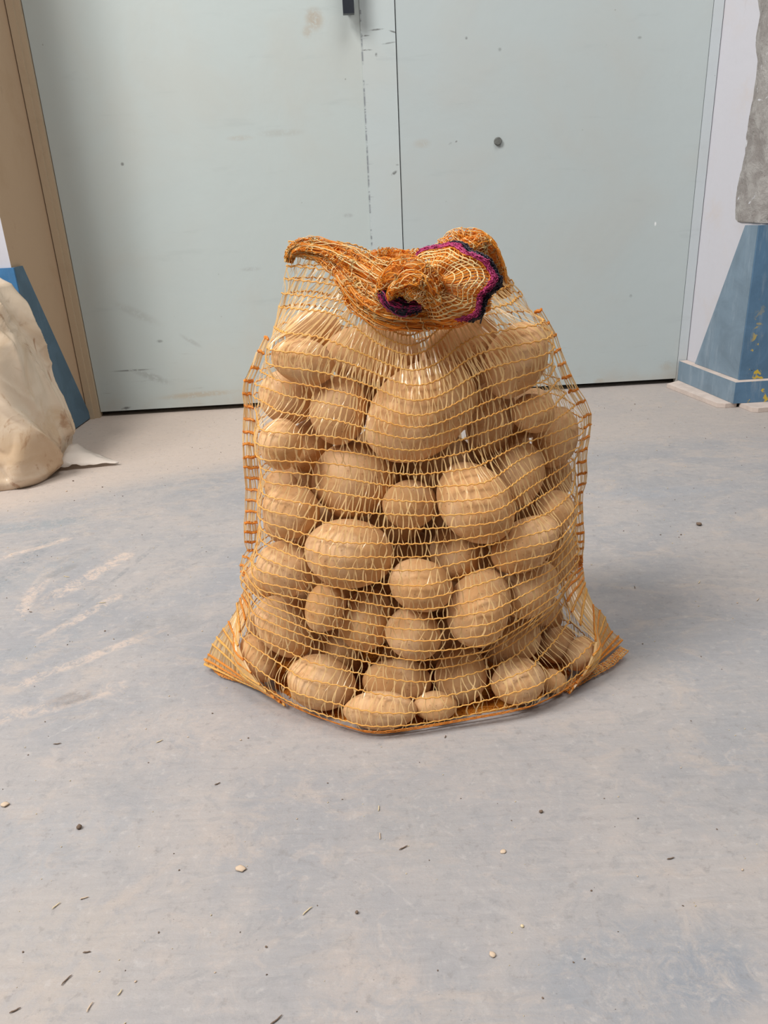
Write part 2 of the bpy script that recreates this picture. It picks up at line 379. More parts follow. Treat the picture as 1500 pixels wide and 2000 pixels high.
MARKS_2 = [mark(1287, 438, .0025, .005, 0, .9, lin(240, 240, 240)), mark(880, 280, .004, .002, .5, .6, INK), mark(892, 276, .003, .002, .5, .6, INK), mark(912, 73, .003, .003, 0, .6, INK), mark(978, 95, .004, .004, 0, .4, INK),
           mark(825, 280, .02, .010, 0, .3, TAN), mark(1175, 748, .014, .008, 0, .5, TAN), mark(1256, 70, .005, .003, 0, .4, INK), mark(1238, 580, .004, .004, 0, .4, INK), mark(1310, 720, .02, .012, 0, .35, TAN)]
POT_A, POT_B, POT_C = lin(219, 178, 132), lin(206, 157, 104), lin(182, 132, 82)
M = dict(
    floor=mat_floor(),
    door=mat_paint('grey_green_door_paint', lin(183, 192, 190), lin(184, 185, 178), None, 0.45, MARKS_1),
    door2=mat_paint('grey_green_door_paint_right', lin(180, 189, 189), lin(182, 183, 178), None, 0.4, MARKS_2),
    strip=mat_paint('door_strip_paint', lin(185, 194, 194), lin(188, 190, 184), 0.887, 0.4, MARKS_S),
    frame=mat_paint('door_frame_paint', lin(190, 197, 200), lin(186, 190, 190), None, 0.4),
    frame_beige=mat_plaster('beige_frame_paint', lin(186, 166, 140), lin(172, 150, 124)),
    reveal_left=mat_plaster('beige_plaster', lin(184, 158, 130), lin(174, 146, 116)),
    white=mat_plaster('white_plaster', lin(198, 197, 203), lin(198, 190, 187)),
    mortar=mat_bare_mortar(),
    guard_side=mat_guard('dusty_blue_guard_paint', lin(122, 141, 156), 0, 0.6),
    guard_front=mat_guard('chipped_blue_guard_paint', lin(90, 122, 150), 1.0, 0.45),
    guard_shaded=mat_guard('shaded_blue_guard_paint', lin(86, 112, 130), 0, 0.1),  # shadow on the left guard's side plate mixed into a darker blue
    guard_lit=mat_guard('lit_blue_guard_paint', lin(70, 125, 172), 0, 0.1),  # same guard blue in a lit tone, for the front plate
    dust=mat_plain('pink_dust', lin(205, 190, 180), 0.95, 0.1, 0.08, 30),
    black=mat_plain('black_plastic', lin(38, 42, 50), 0.4, 0.5, 0.1),
    dark=mat_plain('gap_shade', lin(40, 40, 40), 0.9, 0.1, 0.1),  # near-black colour stands in for the shade behind the door
    plug=mat_plain('grey_plug', lin(110, 112, 108), 0.6, 0.4, 0.2, 90),
    potato=mat_potato(),
    cord=mat_cord('orange_cord', lin(242, 180, 88)),
    cord2=mat_cord('deep_orange_cord', lin(244, 156, 54), 0.4, 0.35),
    gather=mat_cord('gathered_orange_net', lin(255, 180, 66), 0.35, 0.5),
    core=mat_cord('packed_orange_net', lin(255, 174, 66), 0.5, 0.65),
    glint=mat_cord('painted_glint_net', lin(255, 218, 152), 0.2, 0.3),  # pale colour paints glints onto some of the net threads
    tape=mat_film('clear_yellow_tape', lin(246, 214, 156), 0.20, 0.18, 0.4),
    magenta=mat_cord('magenta_cord', lin(186, 52, 104), 0.4, 0.2),
    blackcord=mat_cord('black_cord', lin(40, 28, 42), 0.4, 0.1),
    sack=mat_sack(),
    flap=mat_film('clear_dusty_film', lin(236, 226, 216), 0.10, 0.2, 0.3),
    straw=mat_plain('straw', lin(214, 196, 160), 0.8, 0.2, 0.1),
    crumb=mat_plain('soil_crumb', lin(122, 104, 90), 0.9, 0.1, 0.2),
    chip=mat_plain('dry_skin_chip', lin(206, 184, 160), 0.8, 0.2, 0.12),
)

# ------------------------------------------------------------------ setting: floor, double steel door in its niche, walls
W0 = Vector((-0.885, 2.351, 0)); YAW = math.radians(1.9)
WE = Vector((math.cos(YAW), math.sin(YAW), 0)); WN = Vector((math.sin(YAW), -math.cos(YAW), 0))   # along the wall, out of the wall
def wall(s, d, z): return W0 + WE * s + WN * d + Vector((0, 0, z))
def wbox(s0, s1, d0, d1, z0, z1, bm=None):
    bm = bm or bmesh.new()
    v = [bm.verts.new((s, -d, z)) for z in (z0, z1) for s, d in ((s0, d0), (s1, d0), (s1, d1), (s0, d1))]
    for f in ((3, 2, 1, 0), (4, 5, 6, 7), (0, 1, 5, 4), (1, 2, 6, 5), (2, 3, 7, 6), (3, 0, 4, 7)): bm.faces.new([v[i] for i in f])
    return bm
def on_wall(o):                       # local x runs along the wall, local -y out of it
    o.location = W0; o.rotation_euler = (0, 0, YAW); return o
def struct(o, label=None):
    return tag(o, label, None, None, 'structure')

bm = bmesh.new()
bmesh.ops.create_grid(bm, x_segments=8, y_segments=8, size=4.5)
fl = struct(from_bm('floor', bm, M['floor'])); fl.location = (0, 0.5, 0)
fl.location = (0, 0, 0)

WID = 1.862
SE = 0.980                              # where the two leaves meet
d1 = struct(on_wall(from_bm('door_1', wbox(0.022, SE - 0.0012, -0.04, 0.0, 0.016, 2.25), M['door'], bevel=0.0012)), 'left leaf of the grey steel double door')
cs = on_wall(from_bm('cover_strip', wbox(0.887, SE - 0.0012, 0.0002, 0.003, 0.016, 2.25), M['strip'], bevel=0.0008)); 
d2 = struct(on_wall(from_bm('door_2', wbox(SE + 0.0012, WID - 0.0295, -0.04, 0.0, 0.016, 2.25), M['door2'], bevel=0.0012)), 'right leaf of the grey steel double door')
def child(o, parent):
    o.parent = parent; o.matrix_parent_inverse = Matrix(); o.location = (0, 0, 0); o.rotation_euler = (0, 0, 0); return o
child(cs, d1)
# black pull handle on the left leaf, only its lower end in the picture
hs = (on_y(680, 14, 2.37) - W0).dot(WE)
bm = wbox(hs - 0.0145, hs + 0.0145, 0.022, 0.046, 1.035, 1.24)
h = child(from_bm('handle', bm, M['black'], bevel=0.007, seg=3), d1); h['label'] = 'black pull handle'
for z in (1.048, 1.212):
    child(from_bm('handle_mount', wbox(hs - 0.010, hs + 0.010, 0.0003, 0.024, z, z + 0.02), M['black'], bevel=0.003), h)
# grey plug in the right leaf
bm = bmesh.new(); bmesh.ops.create_cone(bm, cap_ends=True, segments=20, radius1=0.0115, radius2=0.0095, depth=0.007)
pl = child(from_bm('hole_plug', bm, M['plug'], bevel=0.0015), d2); pl['label'] = 'grey round plug'
ps = (on_y(970, 277, 2.41) - W0).dot(WE)
pl.location = (ps, -0.0038, 0.722); pl.rotation_euler = (math.pi / 2, 0, 0)
# frame strips
t1 = struct(on_wall(from_bm('trim_1', wbox(-0.012, 0.020, -0.02, 0.012, 0, 2.4), M['frame_beige'], bevel=0.002)), 'steel door frame on the left')
t1b = child(from_bm('stop_bead', wbox(-0.012, 0.006, 0.0122, 0.022, 0, 2.4), M['frame_beige'], bevel=0.002), t1)
t2 = struct(on_wall(from_bm('trim_2', wbox(WID - 0.028, WID - 0.001, -0.02, 0.0025, 0, 2.4), M['frame'], bevel=0.002)), 'steel door frame on the right')
struct(on_wall(from_bm('dark_backing_panel', wbox(-0.3, WID + 0.3, -0.25, -0.15, 0, 2.6), M['dark'])))  # unseen panel added behind the leaves to block light and keep the gap dark
struct(on_wall(from_bm('trim_3', wbox(-0.3, WID + 0.3, -0.2, 0.03, 2.26, 3.0), M['white'])), 'plaster over the door')

# walls left and right of the niche (the reveals are their inner faces)
CL, CR = Vector((-0.915, 2.07, 0)), Vector((1.022, 2.135, 0))
a = wall(-0.013, 0.0, 0)
wl = struct(from_bm('wall_left', upright([(CL.x, CL.y), (a.x, a.y), (a.x - 0.02, 2.62), (-3.5, 2.55), (-3.5, CL.y - 0.06)], 0, 3.0), [M['white'], M['reveal_left']]))
for p in wl.data.polygons:
    c = p.center
    if c.x > -1.0 and abs(p.normal.z) < .5: p.material_index = 1
b = wall(WID + 0.0012, 0.0, 0)
wr = struct(from_bm('wall_right', upright([(CR.x, CR.y), (3.5, CR.y + 0.07), (3.5, 2.62), (b.x, 2.62), (b.x, b.y)], 0, 3.0), M['white']))

# broken plaster along the right corner: a rough patch of bare mortar wrapped round the arris
RD = (b - CR); RD.z = 0; RL = RD.length; RD.normalize(); RNn = Vector((-RD.y, RD.x, 0))   # along the reveal towards the door; out of the reveal
if RNn.x > 0: RNn = -RNn
def reveal(d, z, out=0.0): return CR + RD * d + RNn * out + Vector((0, 0, z))
def dist_on_reveal(px_, py_):
    best = min(((abs((on_x := (on_y(px_, py_, CR.y + RD.y * k / 200 * RL)) - (CR + RD * k / 200 * RL)).x), k, on_x.z) for k in range(-40, 201)), key=lambda t: t[0])
    return best[1] / 200 * RL, best[2]
edge = [dist_on_reveal(x, y) for x, y in ((1482, -60), (1480, 0), (1484, 30), (1477, 70), (1476, 90), (1480, 120), (1474, 170), (1463, 230), (1457, 268), (1455, 300), (1446, 340), (1440, 365), (1436, 400), (1436, 425), (1443, 440), (1458, 446))]
bm = bmesh.new()
fine = []
for (d0, z0), (d1_, z1) in zip(edge, edge[1:]):
    for k in range(5):
        t = k / 5; fine.append((d0 + (d1_ - d0) * t + 0.004 * mnoise.noise(Vector((z0 * 40 + t * 3, 1, 2))), z0 + (z1 - z0) * t))
rows = []
for d, z in fine:
    row = []
    for k in range(6):
        q = max(d, 0.003) * (1 - k / 5)
        out = 0.0 if k == 0 else 0.0035 + 0.003 * mnoise.noise(Vector((q * 60, z * 60, 3)))
        row.append(bm.verts.new(reveal(q, max(z, .4865), out)))
    for k in range(1, 8):
        q = 0.02 * k
        row.append(bm.verts.new(CR + Vector((q, q * 0.028, max(z, .4865))) + Vector((0, -0.004 - 0.003 * mnoise.noise(Vector((q * 60, z * 60, 9))), 0))))
    rows.append(row)
for A, B in zip(rows, rows[1:]):
    for i in range(len(A) - 1): bm.faces.new((A[i], A[i + 1], B[i + 1], B[i]))
pp = from_bm('mortar_patch', bm, M['mortar'], wr, True); pp['label'] = 'bare grey mortar where the plaster broke away'

# ------------------------------------------------------------------ steel corner guards
def plate(poly, thick, place, name, mat, parent, bev=0.001):
    """poly in (d, z); place(d, z, out) -> point."""
    bm = bmesh.new()
    A = [bm.verts.new(place(d, z, 0.002)) for d, z in poly]; B = [bm.verts.new(place(d, z, thick)) for d, z in poly]
    bm.faces.new(A[::-1]); bm.faces.new(B)
    for i in range(len(poly)):
        j = (i + 1) % len(poly); bm.faces.new((A[i], A[j], B[j], B[i]))
    return from_bm(name, bm, mat, parent, bevel=bev)
gr = tag(empty('corner_guard'), 'dusty blue steel guard with yellow chips, on the right corner below bare mortar', 'corner guard')
ap = dist_on_reveal(1460, 446); lo_ = dist_on_reveal(1362, 708)
plate([(0, 0.074), (lo_[0], 0.074), (ap[0], 0.480), (0, 0.482)], 0.008, reveal, 'side_plate', M['guard_side'], gr)
FE = Vector((1, 0.028, 0)).normalized(); FN = Vector((0.028, -1, 0)).normalized()
def front(d, z, out=0.0): return CR + FE * d + FN * out + Vector((0, 0, z))
plate([(-0.008, 0.074), (0.26, 0.074), (0.08, 0.482), (-0.008, 0.482)], 0.008, front, 'front_plate', M['guard_front'], gr)
# plinth with a dusty ledge, on both faces
bm = bmesh.new()
in_ = 0.028
pp_ = [reveal(RL - 0.004, 0, 0.002), reveal(RL - 0.004, 0, in_), CR + RNn * in_ + FN * in_, front(0.32, 0, in_), front(0.32, 0, 0.002), CR + RNn * .002 + FN * .002]
upright([(p.x, p.y) for p in pp_], 0.013, 0.0735, bm)
pl_ = from_bm('plinth', bm, [M['guard_side'], M['dust'], M['guard_front']], gr, bevel=0.003)
for p in pl_.data.polygons:
    if p.normal.z > .8: p.material_index = 1
    elif p.normal.y < -.7: p.material_index = 2
def flange(pts, name):
    o = from_bm(name, upright([(p.x, p.y) for p in pts], 0.0005, 0.0125), M['dust'], gr, bevel=0.003); o['label'] = 'floor flange under pink dust'
p1, p2, p3 = on_z(1302, 757), on_z(1400, 796), on_z(1416, 797)
q1 = on_z(1438, 795)
flange([p1, p2, p3, q1, CR + RNn * .012 + FN * .012, reveal(RL - 0.03, 0, .01), on_z(1332, 749)], 'flange')
f1, f2, f3 = on_z(1443, 795), on_z(1468, 805), on_z(1480, 806)
flange([f1, f2, f3, front(0.30, 0, 0.07), front(0.30, 0, 0.01), front(0.012, 0, 0.01)], 'flange')

gl = tag(empty('corner_guard'), 'blue steel guard with shade-darkened side colour on the left corner, behind the wrapped sack', 'corner guard')
LD = (a - CL); LD.z = 0; LL = LD.length; LD.normalize(); LNn = Vector((LD.y, -LD.x, 0))
if LNn.x < 0: LNn = -LNn
def revl(d, z, out=0.0): return CL + LD * d + LNn * out + Vector((0, 0, z))
plate([(0, 0.004), (LL - 0.012, 0.004), (0.045, 0.474), (0, 0.474)], 0.008, revl, 'side_plate', M['guard_shaded'], gl)
FL = Vector((-1, -0.023, 0)).normalized(); FLN = Vector((0.023, -1, 0)).normalized()
def frontl(d, z, out=0.0): return CL + FL * d + FLN * out + Vector((0, 0, z))
plate([(-0.008, 0.004), (0.26, 0.004), (0.08, 0.474), (-0.008, 0.474)], 0.008, frontl, 'front_plate', M['guard_lit'], gl)['label'] = 'blue front plate in a lit tone'

# ------------------------------------------------------------------ plastic-wrapped sack at the left edge
sk = tag(empty('wrapped_sack', (-1.06, 1.88, 0)), 'cream plastic-wrapped sack with brown stains leaning at the left corner', 'sack')
prof = [  # z, x of right edge, y front, y back
    (0.000, -0.815, 1.71, 2.02), (0.02, -0.797, 1.70, 2.03), (0.07, -0.795, 1.70, 2.03), (0.20, -0.822, 1.71, 2.03), (0.29, -0.842, 1.73, 2.03),
    (0.32, -0.850, 1.75, 2.03), (0.345, -0.862, 1.79, 2.03), (0.40, -0.875, 1.86, 2.03), (0.44, -0.890, 1.92, 2.03), (0.460, -0.92, 1.96, 2.02), (0.47, -0.98, 1.985, 2.0)]
bm = bmesh.new(); loops = []
NS = 280
zs = np.linspace(0, 0.47, 110)
pa = np.array(prof)
for z in zs:
    xr, yf, yb = (np.interp(z, pa[:, 0], pa[:, k]) for k in (1, 2, 3))
    xl = -1.42
    cx, cy, rx, ry = (xr + xl) / 2, (yf + yb) / 2, (xr - xl) / 2, (yb - yf) / 2
    ring = []
    for k in range(NS):
        t = 2 * math.pi * k / NS; c, s = math.cos(t), math.sin(t); e = 2 / 5.0
        x = cx + rx * math.copysign(abs(c) ** e, c); y = cy + ry * math.copysign(abs(s) ** e, s)
        P = Vector((x * 5.0, y * 5.0, z * 5.0))
        # crumpled film: sharp ridges between flat facets
        Q = Vector((x * 6 + z * 2.0, y * 6, z * 2.2)) + Vector((mnoise.noise(P * .9), mnoise.noise(P * .9 + Vector((7, 0, 0))), mnoise.noise(P * .9 + Vector((0, 7, 0))))) * 0.6
        rd = lambda q: max(0.0, 1 - abs(mnoise.noise(q)) * 2.6)
        dsp = 0.026 * rd(Q * .7) ** 1.5 + 0.009 * rd(Vector((Q.x * 1.7 + Q.z, Q.y * 1.7, Q.z * .8)) + Vector((5, 2, 9))) ** 2 + 0.003 * rd(Q * 3.3) ** 2 - 0.014 + 0.010 * mnoise.noise(P * 1.1)
        if z < .03: dsp *= z / .03
        x += dsp * c * 1.2; y -= 0 if s > 0 else dsp * 1.2 * -s * -1
        ring.append(bm.verts.new((x - sk.location.x, y - sk.location.y, z + 0.001)))
    loops.append(ring)
for A, B in zip(loops, loops[1:]):
    for k in range(NS): bm.faces.new((A[k], A[(k + 1) % NS], B[(k + 1) % NS], B[k]))
bm.faces.new(loops[0][::-1]); bm.faces.new(loops[-1])
from_bm('sack_body', bm, M['sack'], sk, True)
# loose corner of the wrap lying on the floor
bm = bmesh.new(); tipp = on_z(232, 906, 0.004); base0 = on_z(118, 918, 0.004); base1 = on_z(160, 880, 0.004)
rows = []
for i in range(15):
    t = i / 14; A = base0.lerp(tipp, t); B = base1.lerp(tipp, t); row = []
    for k in range(9):
        w = k / 8; p = A.lerp(B, w)
        hgt = 0.006 + (0.030 * math.sin(math.pi * w) * (1 - t) + 0.010 * (mnoise.noise(Vector((t * 6, w * 5, 4))) + .6)) * (1 - t * .8)
        row.append(bm.verts.new((p.x - sk.location.x, p.y - sk.location.y, max(0.003, hgt))))
    rows.append(row)
for A, B in zip(rows, rows[1:]):
    for k in range(8): bm.faces.new((A[k], A[k + 1], B[k + 1], B[k]))
fp = from_bm('loose_wrap', bm, M['flap'], sk, True); fp['label'] = 'loose corner of clear wrap on the floor'
sd = fp.modifiers.new('thickness', 'SOLIDIFY'); sd.thickness = 0.0012

# ------------------------------------------------------------------ potatoes, one by one (centre, turn, half sizes in metres)
POTATOES = [
    ('R',(-0.017,0.784,0.026),(0.444,-0.895,0.018,0.019),(0.0460,0.0240,0.0220)),
    ('s',(0.052,0.793,0.021),(0.446,-0.894,0.033,-0.012),(0.0280,0.0190,0.0180)),
    ('AG',(0.251,0.871,0.036),(0.365,-0.801,-0.360,-0.309),(0.0255,0.0185,0.0185)),
    ('P',(-0.091,0.829,0.040),(0.450,-0.879,0.114,0.109),(0.0457,0.0357,0.0357)),
    ('AD',(0.159,0.818,0.035),(0.446,-0.886,-0.056,-0.117),(0.0354,0.0297,0.0293)),
    ('Q',(0.006,0.831,0.034),(0.460,-0.887,0.023,0.009),(0.0465,0.0297,0.0223)),
    ('AE',(0.088,0.834,0.039),(0.341,-0.711,-0.529,-0.315),(0.0409,0.0334,0.0267)),
    ('AH',(0.208,0.836,0.019),(0.456,-0.884,0.067,-0.077),(0.0172,0.0157,0.0111)),
    ('E',(0.049,0.895,0.371),(0.567,-0.760,-0.238,-0.212),(0.0745,0.0545,0.0545)),
    ('H',(-0.035,0.917,0.281),(0.572,-0.819,-0.047,-0.011),(0.0564,0.0493,0.0476)),
    ('J',(-0.045,0.848,0.211),(0.529,-0.845,0.045,0.057),(0.0556,0.0434,0.0434)),
    ('Z',(0.111,0.827,0.139),(0.389,-0.740,-0.450,-0.314),(0.0514,0.0390,0.0390)),
    ('W',(0.110,0.856,0.266),(0.515,-0.721,0.412,0.213),(0.0548,0.0435,0.0435)),
    ('D',(-0.049,0.917,0.371),(0.455,-0.567,-0.556,-0.402),(0.0435,0.0360,0.0358)),
    ('S',(0.039,0.823,0.176),(0.509,-0.847,0.143,0.062),(0.0403,0.0323,0.0323)),
    ('T',(0.029,0.821,0.111),(0.471,-0.836,0.252,0.124),(0.0365,0.0330,0.0313)),
    ('N',(-0.138,0.883,0.092),(0.416,-0.794,0.352,0.268),(0.0485,0.0353,0.0353)),
    ('K',(-0.127,0.870,0.184),(0.503,-0.839,0.135,0.158),(0.0378,0.0364,0.0334)),
    ('M',(-0.030,0.859,0.111),(0.420,-0.720,-0.487,-0.263),(0.0414,0.0350,0.0344)),
    ('V',(0.091,0.893,0.182),(0.471,-0.709,0.465,0.244),(0.0394,0.0351,0.0336)),
    ('AA',(0.171,0.854,0.209),(0.488,-0.823,-0.189,-0.220),(0.0478,0.0301,0.0301)),
    ('AB',(0.180,0.865,0.141),(0.433,-0.806,-0.299,-0.272),(0.0440,0.0326,0.0326)),
    ('I',(-0.114,0.879,0.258),(0.518,-0.805,0.204,0.206),(0.0377,0.0343,0.0324)),
    ('C',(-0.113,0.951,0.383),(0.593,-0.778,0.122,0.166),(0.0385,0.0350,0.0330)),
    ('R1',(0.166,0.915,0.422),(0.512,-0.704,-0.330,-0.365),(0.0492,0.0359,0.0359)),
    ('Y',(0.140,0.943,0.344),(0.429,-0.647,-0.470,-0.421),(0.0508,0.0310,0.0310)),
    ('X',(0.170,0.907,0.279),(0.431,-0.707,-0.415,-0.376),(0.0433,0.0322,0.0322)),
    ('A',(-0.003,0.956,0.430),(0.634,-0.773,0.018,0.017),(0.0607,0.0372,0.0372)),
    ('AC',(0.161,0.875,0.057),(0.449,-0.860,-0.167,-0.176),(0.0414,0.0311,0.0311)),
    ('b1',(0.224,0.944,0.314),(0.433,-0.701,-0.399,-0.403),(0.0414,0.0285,0.0285)),
    ('L',(-0.079,0.840,0.143),(0.438,-0.706,-0.497,-0.250),(0.0332,0.0249,0.0249)),
    ('O',(-0.071,0.894,0.040),(0.435,-0.825,0.301,0.199),(0.0363,0.0326,0.0310)),
    ('AI',(-0.178,0.883,0.046),(0.366,-0.766,0.426,0.312),(0.0356,0.0217,0.0217)),
    ('AF',(0.228,0.905,0.030),(0.400,-0.824,-0.297,-0.270),(0.0287,0.0227,0.0171)),
    ('G',(-0.092,0.966,0.315),(0.547,-0.713,-0.376,-0.225),(0.0393,0.0291,0.0291)),
    ('F',(-0.120,0.889,0.341),(0.466,-0.560,-0.579,-0.367),(0.0321,0.0268,0.0265)),
    ('U',(0.020,0.934,0.218),(0.550,-0.835,0.026,0.006),(0.0382,0.0323,0.0317)),
    ('AA2',(0.214,0.903,0.225),(0.434,-0.757,-0.350,-0.340),(0.0341,0.0256,0.0256)),
    ('a1',(0.201,0.999,0.332),(0.529,-0.761,-0.239,-0.291),(0.0373,0.0313,0.0309)),
    ('B',(-0.086,0.907,0.435),(0.619,-0.769,0.090,0.133),(0.0393,0.0275,0.0234)),
    ('TL',(-0.077,0.985,0.456),(0.647,-0.759,-0.071,-0.010),(0.0360,0.0280,0.0224)),
    ('TR',(0.106,0.965,0.4345),(0.608,-0.757,-0.147,-0.189),(0.0498,0.0332,0.0332)),
    ('r2',(0.225,0.911,0.163),(0.335,-0.678,-0.509,-0.410),(0.0367,0.0235,0.0235)),
    ('r4',(0.225,0.966,0.250),(0.383,-0.676,-0.467,-0.422),(0.0373,0.0284,0.0284)),
    ('r3',(0.219,0.950,0.041),(0.390,-0.788,-0.367,-0.304),(0.0349,0.0238,0.0238)),
    ('g1',(0.032,0.956,0.159),(0.532,-0.846,0.029,0.000),(0.0352,0.0306,0.0296)),
    ('g2',(0.078,0.951,0.285),(0.566,-0.810,-0.100,-0.117),(0.0450,0.0378,0.0373)),
    ('g3',(-0.001,0.992,0.293),(0.586,-0.810,0.020,0.015),(0.0376,0.0331,0.0318)),
    ('g4',(0.004,0.918,0.098),(0.476,-0.820,-0.273,-0.161),(0.0378,0.0341,0.0324)),
    ('g5',(-0.049,0.965,0.099),(0.512,-0.859,0.010,0.032),(0.0394,0.0331,0.0326)),
    ('g6',(-0.110,0.934,0.030),(0.481,-0.875,-0.002,0.055),(0.0304,0.0277,0.0196)),
    ('g7',(0.069,0.896,0.048),(0.410,-0.780,-0.400,-0.252),(0.0378,0.0333,0.0320)),
    ('g8',(0.145,0.936,0.166),(0.501,-0.830,-0.163,-0.182),(0.0405,0.0330,0.0330)),
    ('g9',(0.173,1.032,0.278),(0.480,-0.730,-0.351,-0.338),(0.0391,0.0344,0.0281)),
    ('g10',(-0.075,0.942,0.213),(0.548,-0.835,0.001,0.044),(0.0370,0.0311,0.0307)),
    ('g11',(-0.015,1.000,0.376),(0.617,-0.786,0.015,0.021),(0.0367,0.0323,0.0310)),
    ('g12',(0.130,1.005,0.381),(0.590,-0.770,-0.147,-0.194),(0.0397,0.0324,0.0324)),
    ('g14',(-0.110,0.999,0.259),(0.574,-0.804,-0.151,-0.044),(0.0414,0.0337,0.0337)),
    ('g16',(-0.117,0.986,0.079),(0.507,-0.860,-0.005,0.057),(0.0372,0.0323,0.0313)),
    ('g17',(0.210,0.987,0.186),(0.489,-0.806,-0.219,-0.251),(0.0373,0.0311,0.0308)),
    ('g18',(0.058,1.018,0.173),(0.547,-0.836,0.035,-0.008),(0.0417,0.0369,0.0354)),
    ('g19',(0.011,0.875,0.044),(0.474,-0.880,0.024,0.007),(0.0239,0.0208,0.0151)),
    ('back',(0.027,1.034,0.250),(0.576,-0.817,0.027,0.004),(0.0364,0.0316,0.0306)),
    ('back',(-0.002,1.016,0.090),(0.518,-0.855,0.021,0.014),(0.0363,0.0313,0.0304)),
    ('back',(0.134,0.989,0.274),(0.549,-0.800,-0.157,-0.187),(0.0295,0.0257,0.0223)),
    ('back',(-0.163,0.930,0.140),(0.517,-0.852,-0.019,0.079),(0.0301,0.0256,0.0251)),
    ('back',(0.072,0.991,0.245),(0.569,-0.822,0.040,-0.014),(0.0246,0.0214,0.0166)),
    ('back',(0.139,1.012,0.081),(0.199,-0.154,0.540,-0.803),(0.0413,0.0377,0.0342)),
    ('back',(-0.047,1.029,0.209),(0.313,0.387,0.002,-0.868),(0.0452,0.0343,0.0347)),
    ('back',(0.065,1.042,0.069),(0.113,0.427,0.309,0.843),(0.0414,0.0354,0.0359)),
    ('back',(0.075,0.957,0.105),(0.510,0.347,0.054,-0.785),(0.0447,0.0372,0.0335)),
    ('back',(0.131,1.012,0.212),(0.545,0.155,-0.573,-0.592),(0.0436,0.0354,0.0346)),
    ('back',(0.072,1.022,0.319),(0.451,0.139,0.321,0.821),(0.0455,0.0364,0.0336)),
    ('back',(-0.111,0.999,0.159),(0.101,0.586,-0.180,-0.784),(0.0445,0.0370,0.0326)),
    ('back',(-0.058,1.022,0.042),(0.007,-0.418,-0.355,-0.836),(0.0411,0.0355,0.0333)),
    ('back',(-0.057,0.916,0.151),(0.169,0.197,0.552,-0.792),(0.0435,0.0358,0.0365)),
    ('back',(0.140,0.943,0.082),(0.127,-0.552,0.356,0.744),(0.0364,0.0299,0.0302)),
    ('back',(0.002,0.969,0.039),(0.595,-0.147,0.199,-0.765),(0.0403,0.0323,0.0276)),
    ('back',(-0.172,0.956,0.044),(0.001,-0.519,-0.573,-0.635),(0.0366,0.0291,0.0313)),
    ('back',(0.207,0.962,0.115),(0.580,-0.092,0.483,-0.649),(0.0361,0.0297,0.0296)),
    ('back',(0.032,0.874,0.261),(0.349,0.099,-0.643,-0.675),(0.0385,0.0308,0.0291)),
    ('back',(0.041,0.879,0.137),(0.101,-0.247,0.236,-0.934),(0.0355,0.0291,0.0281)),
    ('back',(-0.067,1.036,0.126),(0.133,0.549,-0.531,-0.631),(0.0410,0.0296,0.0301)),
    ('back',(0.073,0.970,0.041),(0.382,0.189,-0.068,0.902),(0.0362,0.0287,0.0282)),
    ('back',(0.050,1.006,0.394),(0.087,0.314,0.069,0.943),(0.0345,0.0301,0.0292)),
    ('back',(0.162,1.005,0.146),(0.431,0.025,-0.361,-0.827),(0.0426,0.0288,0.0285)),
    ('back',(0.158,0.969,0.033),(0.182,0.112,-0.394,-0.894),(0.0277,0.0239,0.0224)),
    ('back',(-0.004,1.049,0.158),(0.410,0.552,-0.134,0.713),(0.0309,0.0238,0.0248)),
    ('back',(0.113,1.038,0.140),(0.431,-0.185,0.218,0.856),(0.0328,0.0245,0.0229)),
    ('back',(0.126,0.922,0.223),(0.545,-0.251,-0.082,0.796),(0.0341,0.0235,0.0219)),
    ('back',(-0.009,0.983,0.201),(0.229,0.489,-0.445,-0.714),(0.0340,0.0267,0.0234)),
    ('back',(-0.042,1.024,0.332),(0.185,0.438,0.470,0.744),(0.0275,0.0235,0.0219)),
    ('back',(0.202,0.998,0.057),(0.014,-0.705,-0.154,0.692),(0.0322,0.0267,0.0234)),
    ('back',(-0.111,0.942,0.121),(0.022,-0.626,0.289,-0.724),(0.0329,0.0242,0.0224)),
    ('back',(0.144,1.014,0.326),(0.612,-0.279,0.481,-0.563),(0.0343,0.0233,0.0225)),
    ('back',(-0.032,0.999,0.153),(0.024,-0.135,-0.229,0.964),(0.0292,0.0263,0.0224)),
    ('back',(0.082,1.048,0.226),(0.252,0.236,0.661,-0.666),(0.0304,0.0227,0.0241)),
    ('back',(0.085,0.956,0.205),(0.342,-0.468,0.547,0.604),(0.0271,0.0232,0.0220)),
    ('back',(-0.139,0.953,0.212),(0.041,-0.665,-0.182,-0.723),(0.0285,0.0247,0.0235)),
    ('back',(0.167,0.959,0.238),(0.509,0.329,-0.306,0.734),(0.0292,0.0237,0.0225)),
    ('back',(0.186,0.909,0.358),(0.489,-0.224,-0.054,-0.841),(0.0275,0.0270,0.0239)),
    ('back',(0.206,0.914,0.081),(0.365,-0.302,0.111,0.874),(0.0283,0.0240,0.0228)),
    ('back',(0.008,1.055,0.032),(0.091,-0.235,-0.225,0.941),(0.0319,0.0251,0.0242)),
    ('back',(-0.045,1.027,0.279),(0.321,0.292,0.305,-0.848),(0.0331,0.0230,0.0242)),
    ('back',(-0.080,1.007,0.368),(0.257,-0.500,-0.274,-0.780),(0.0344,0.0233,0.0227)),
    ('back',(0.033,0.969,0.340),(0.194,0.044,0.473,0.858),(0.0277,0.0255,0.0235)),
    ('back',(-0.130,0.939,0.265),(0.012,0.488,0.534,0.690),(0.0275,0.0231,0.0225)),
]
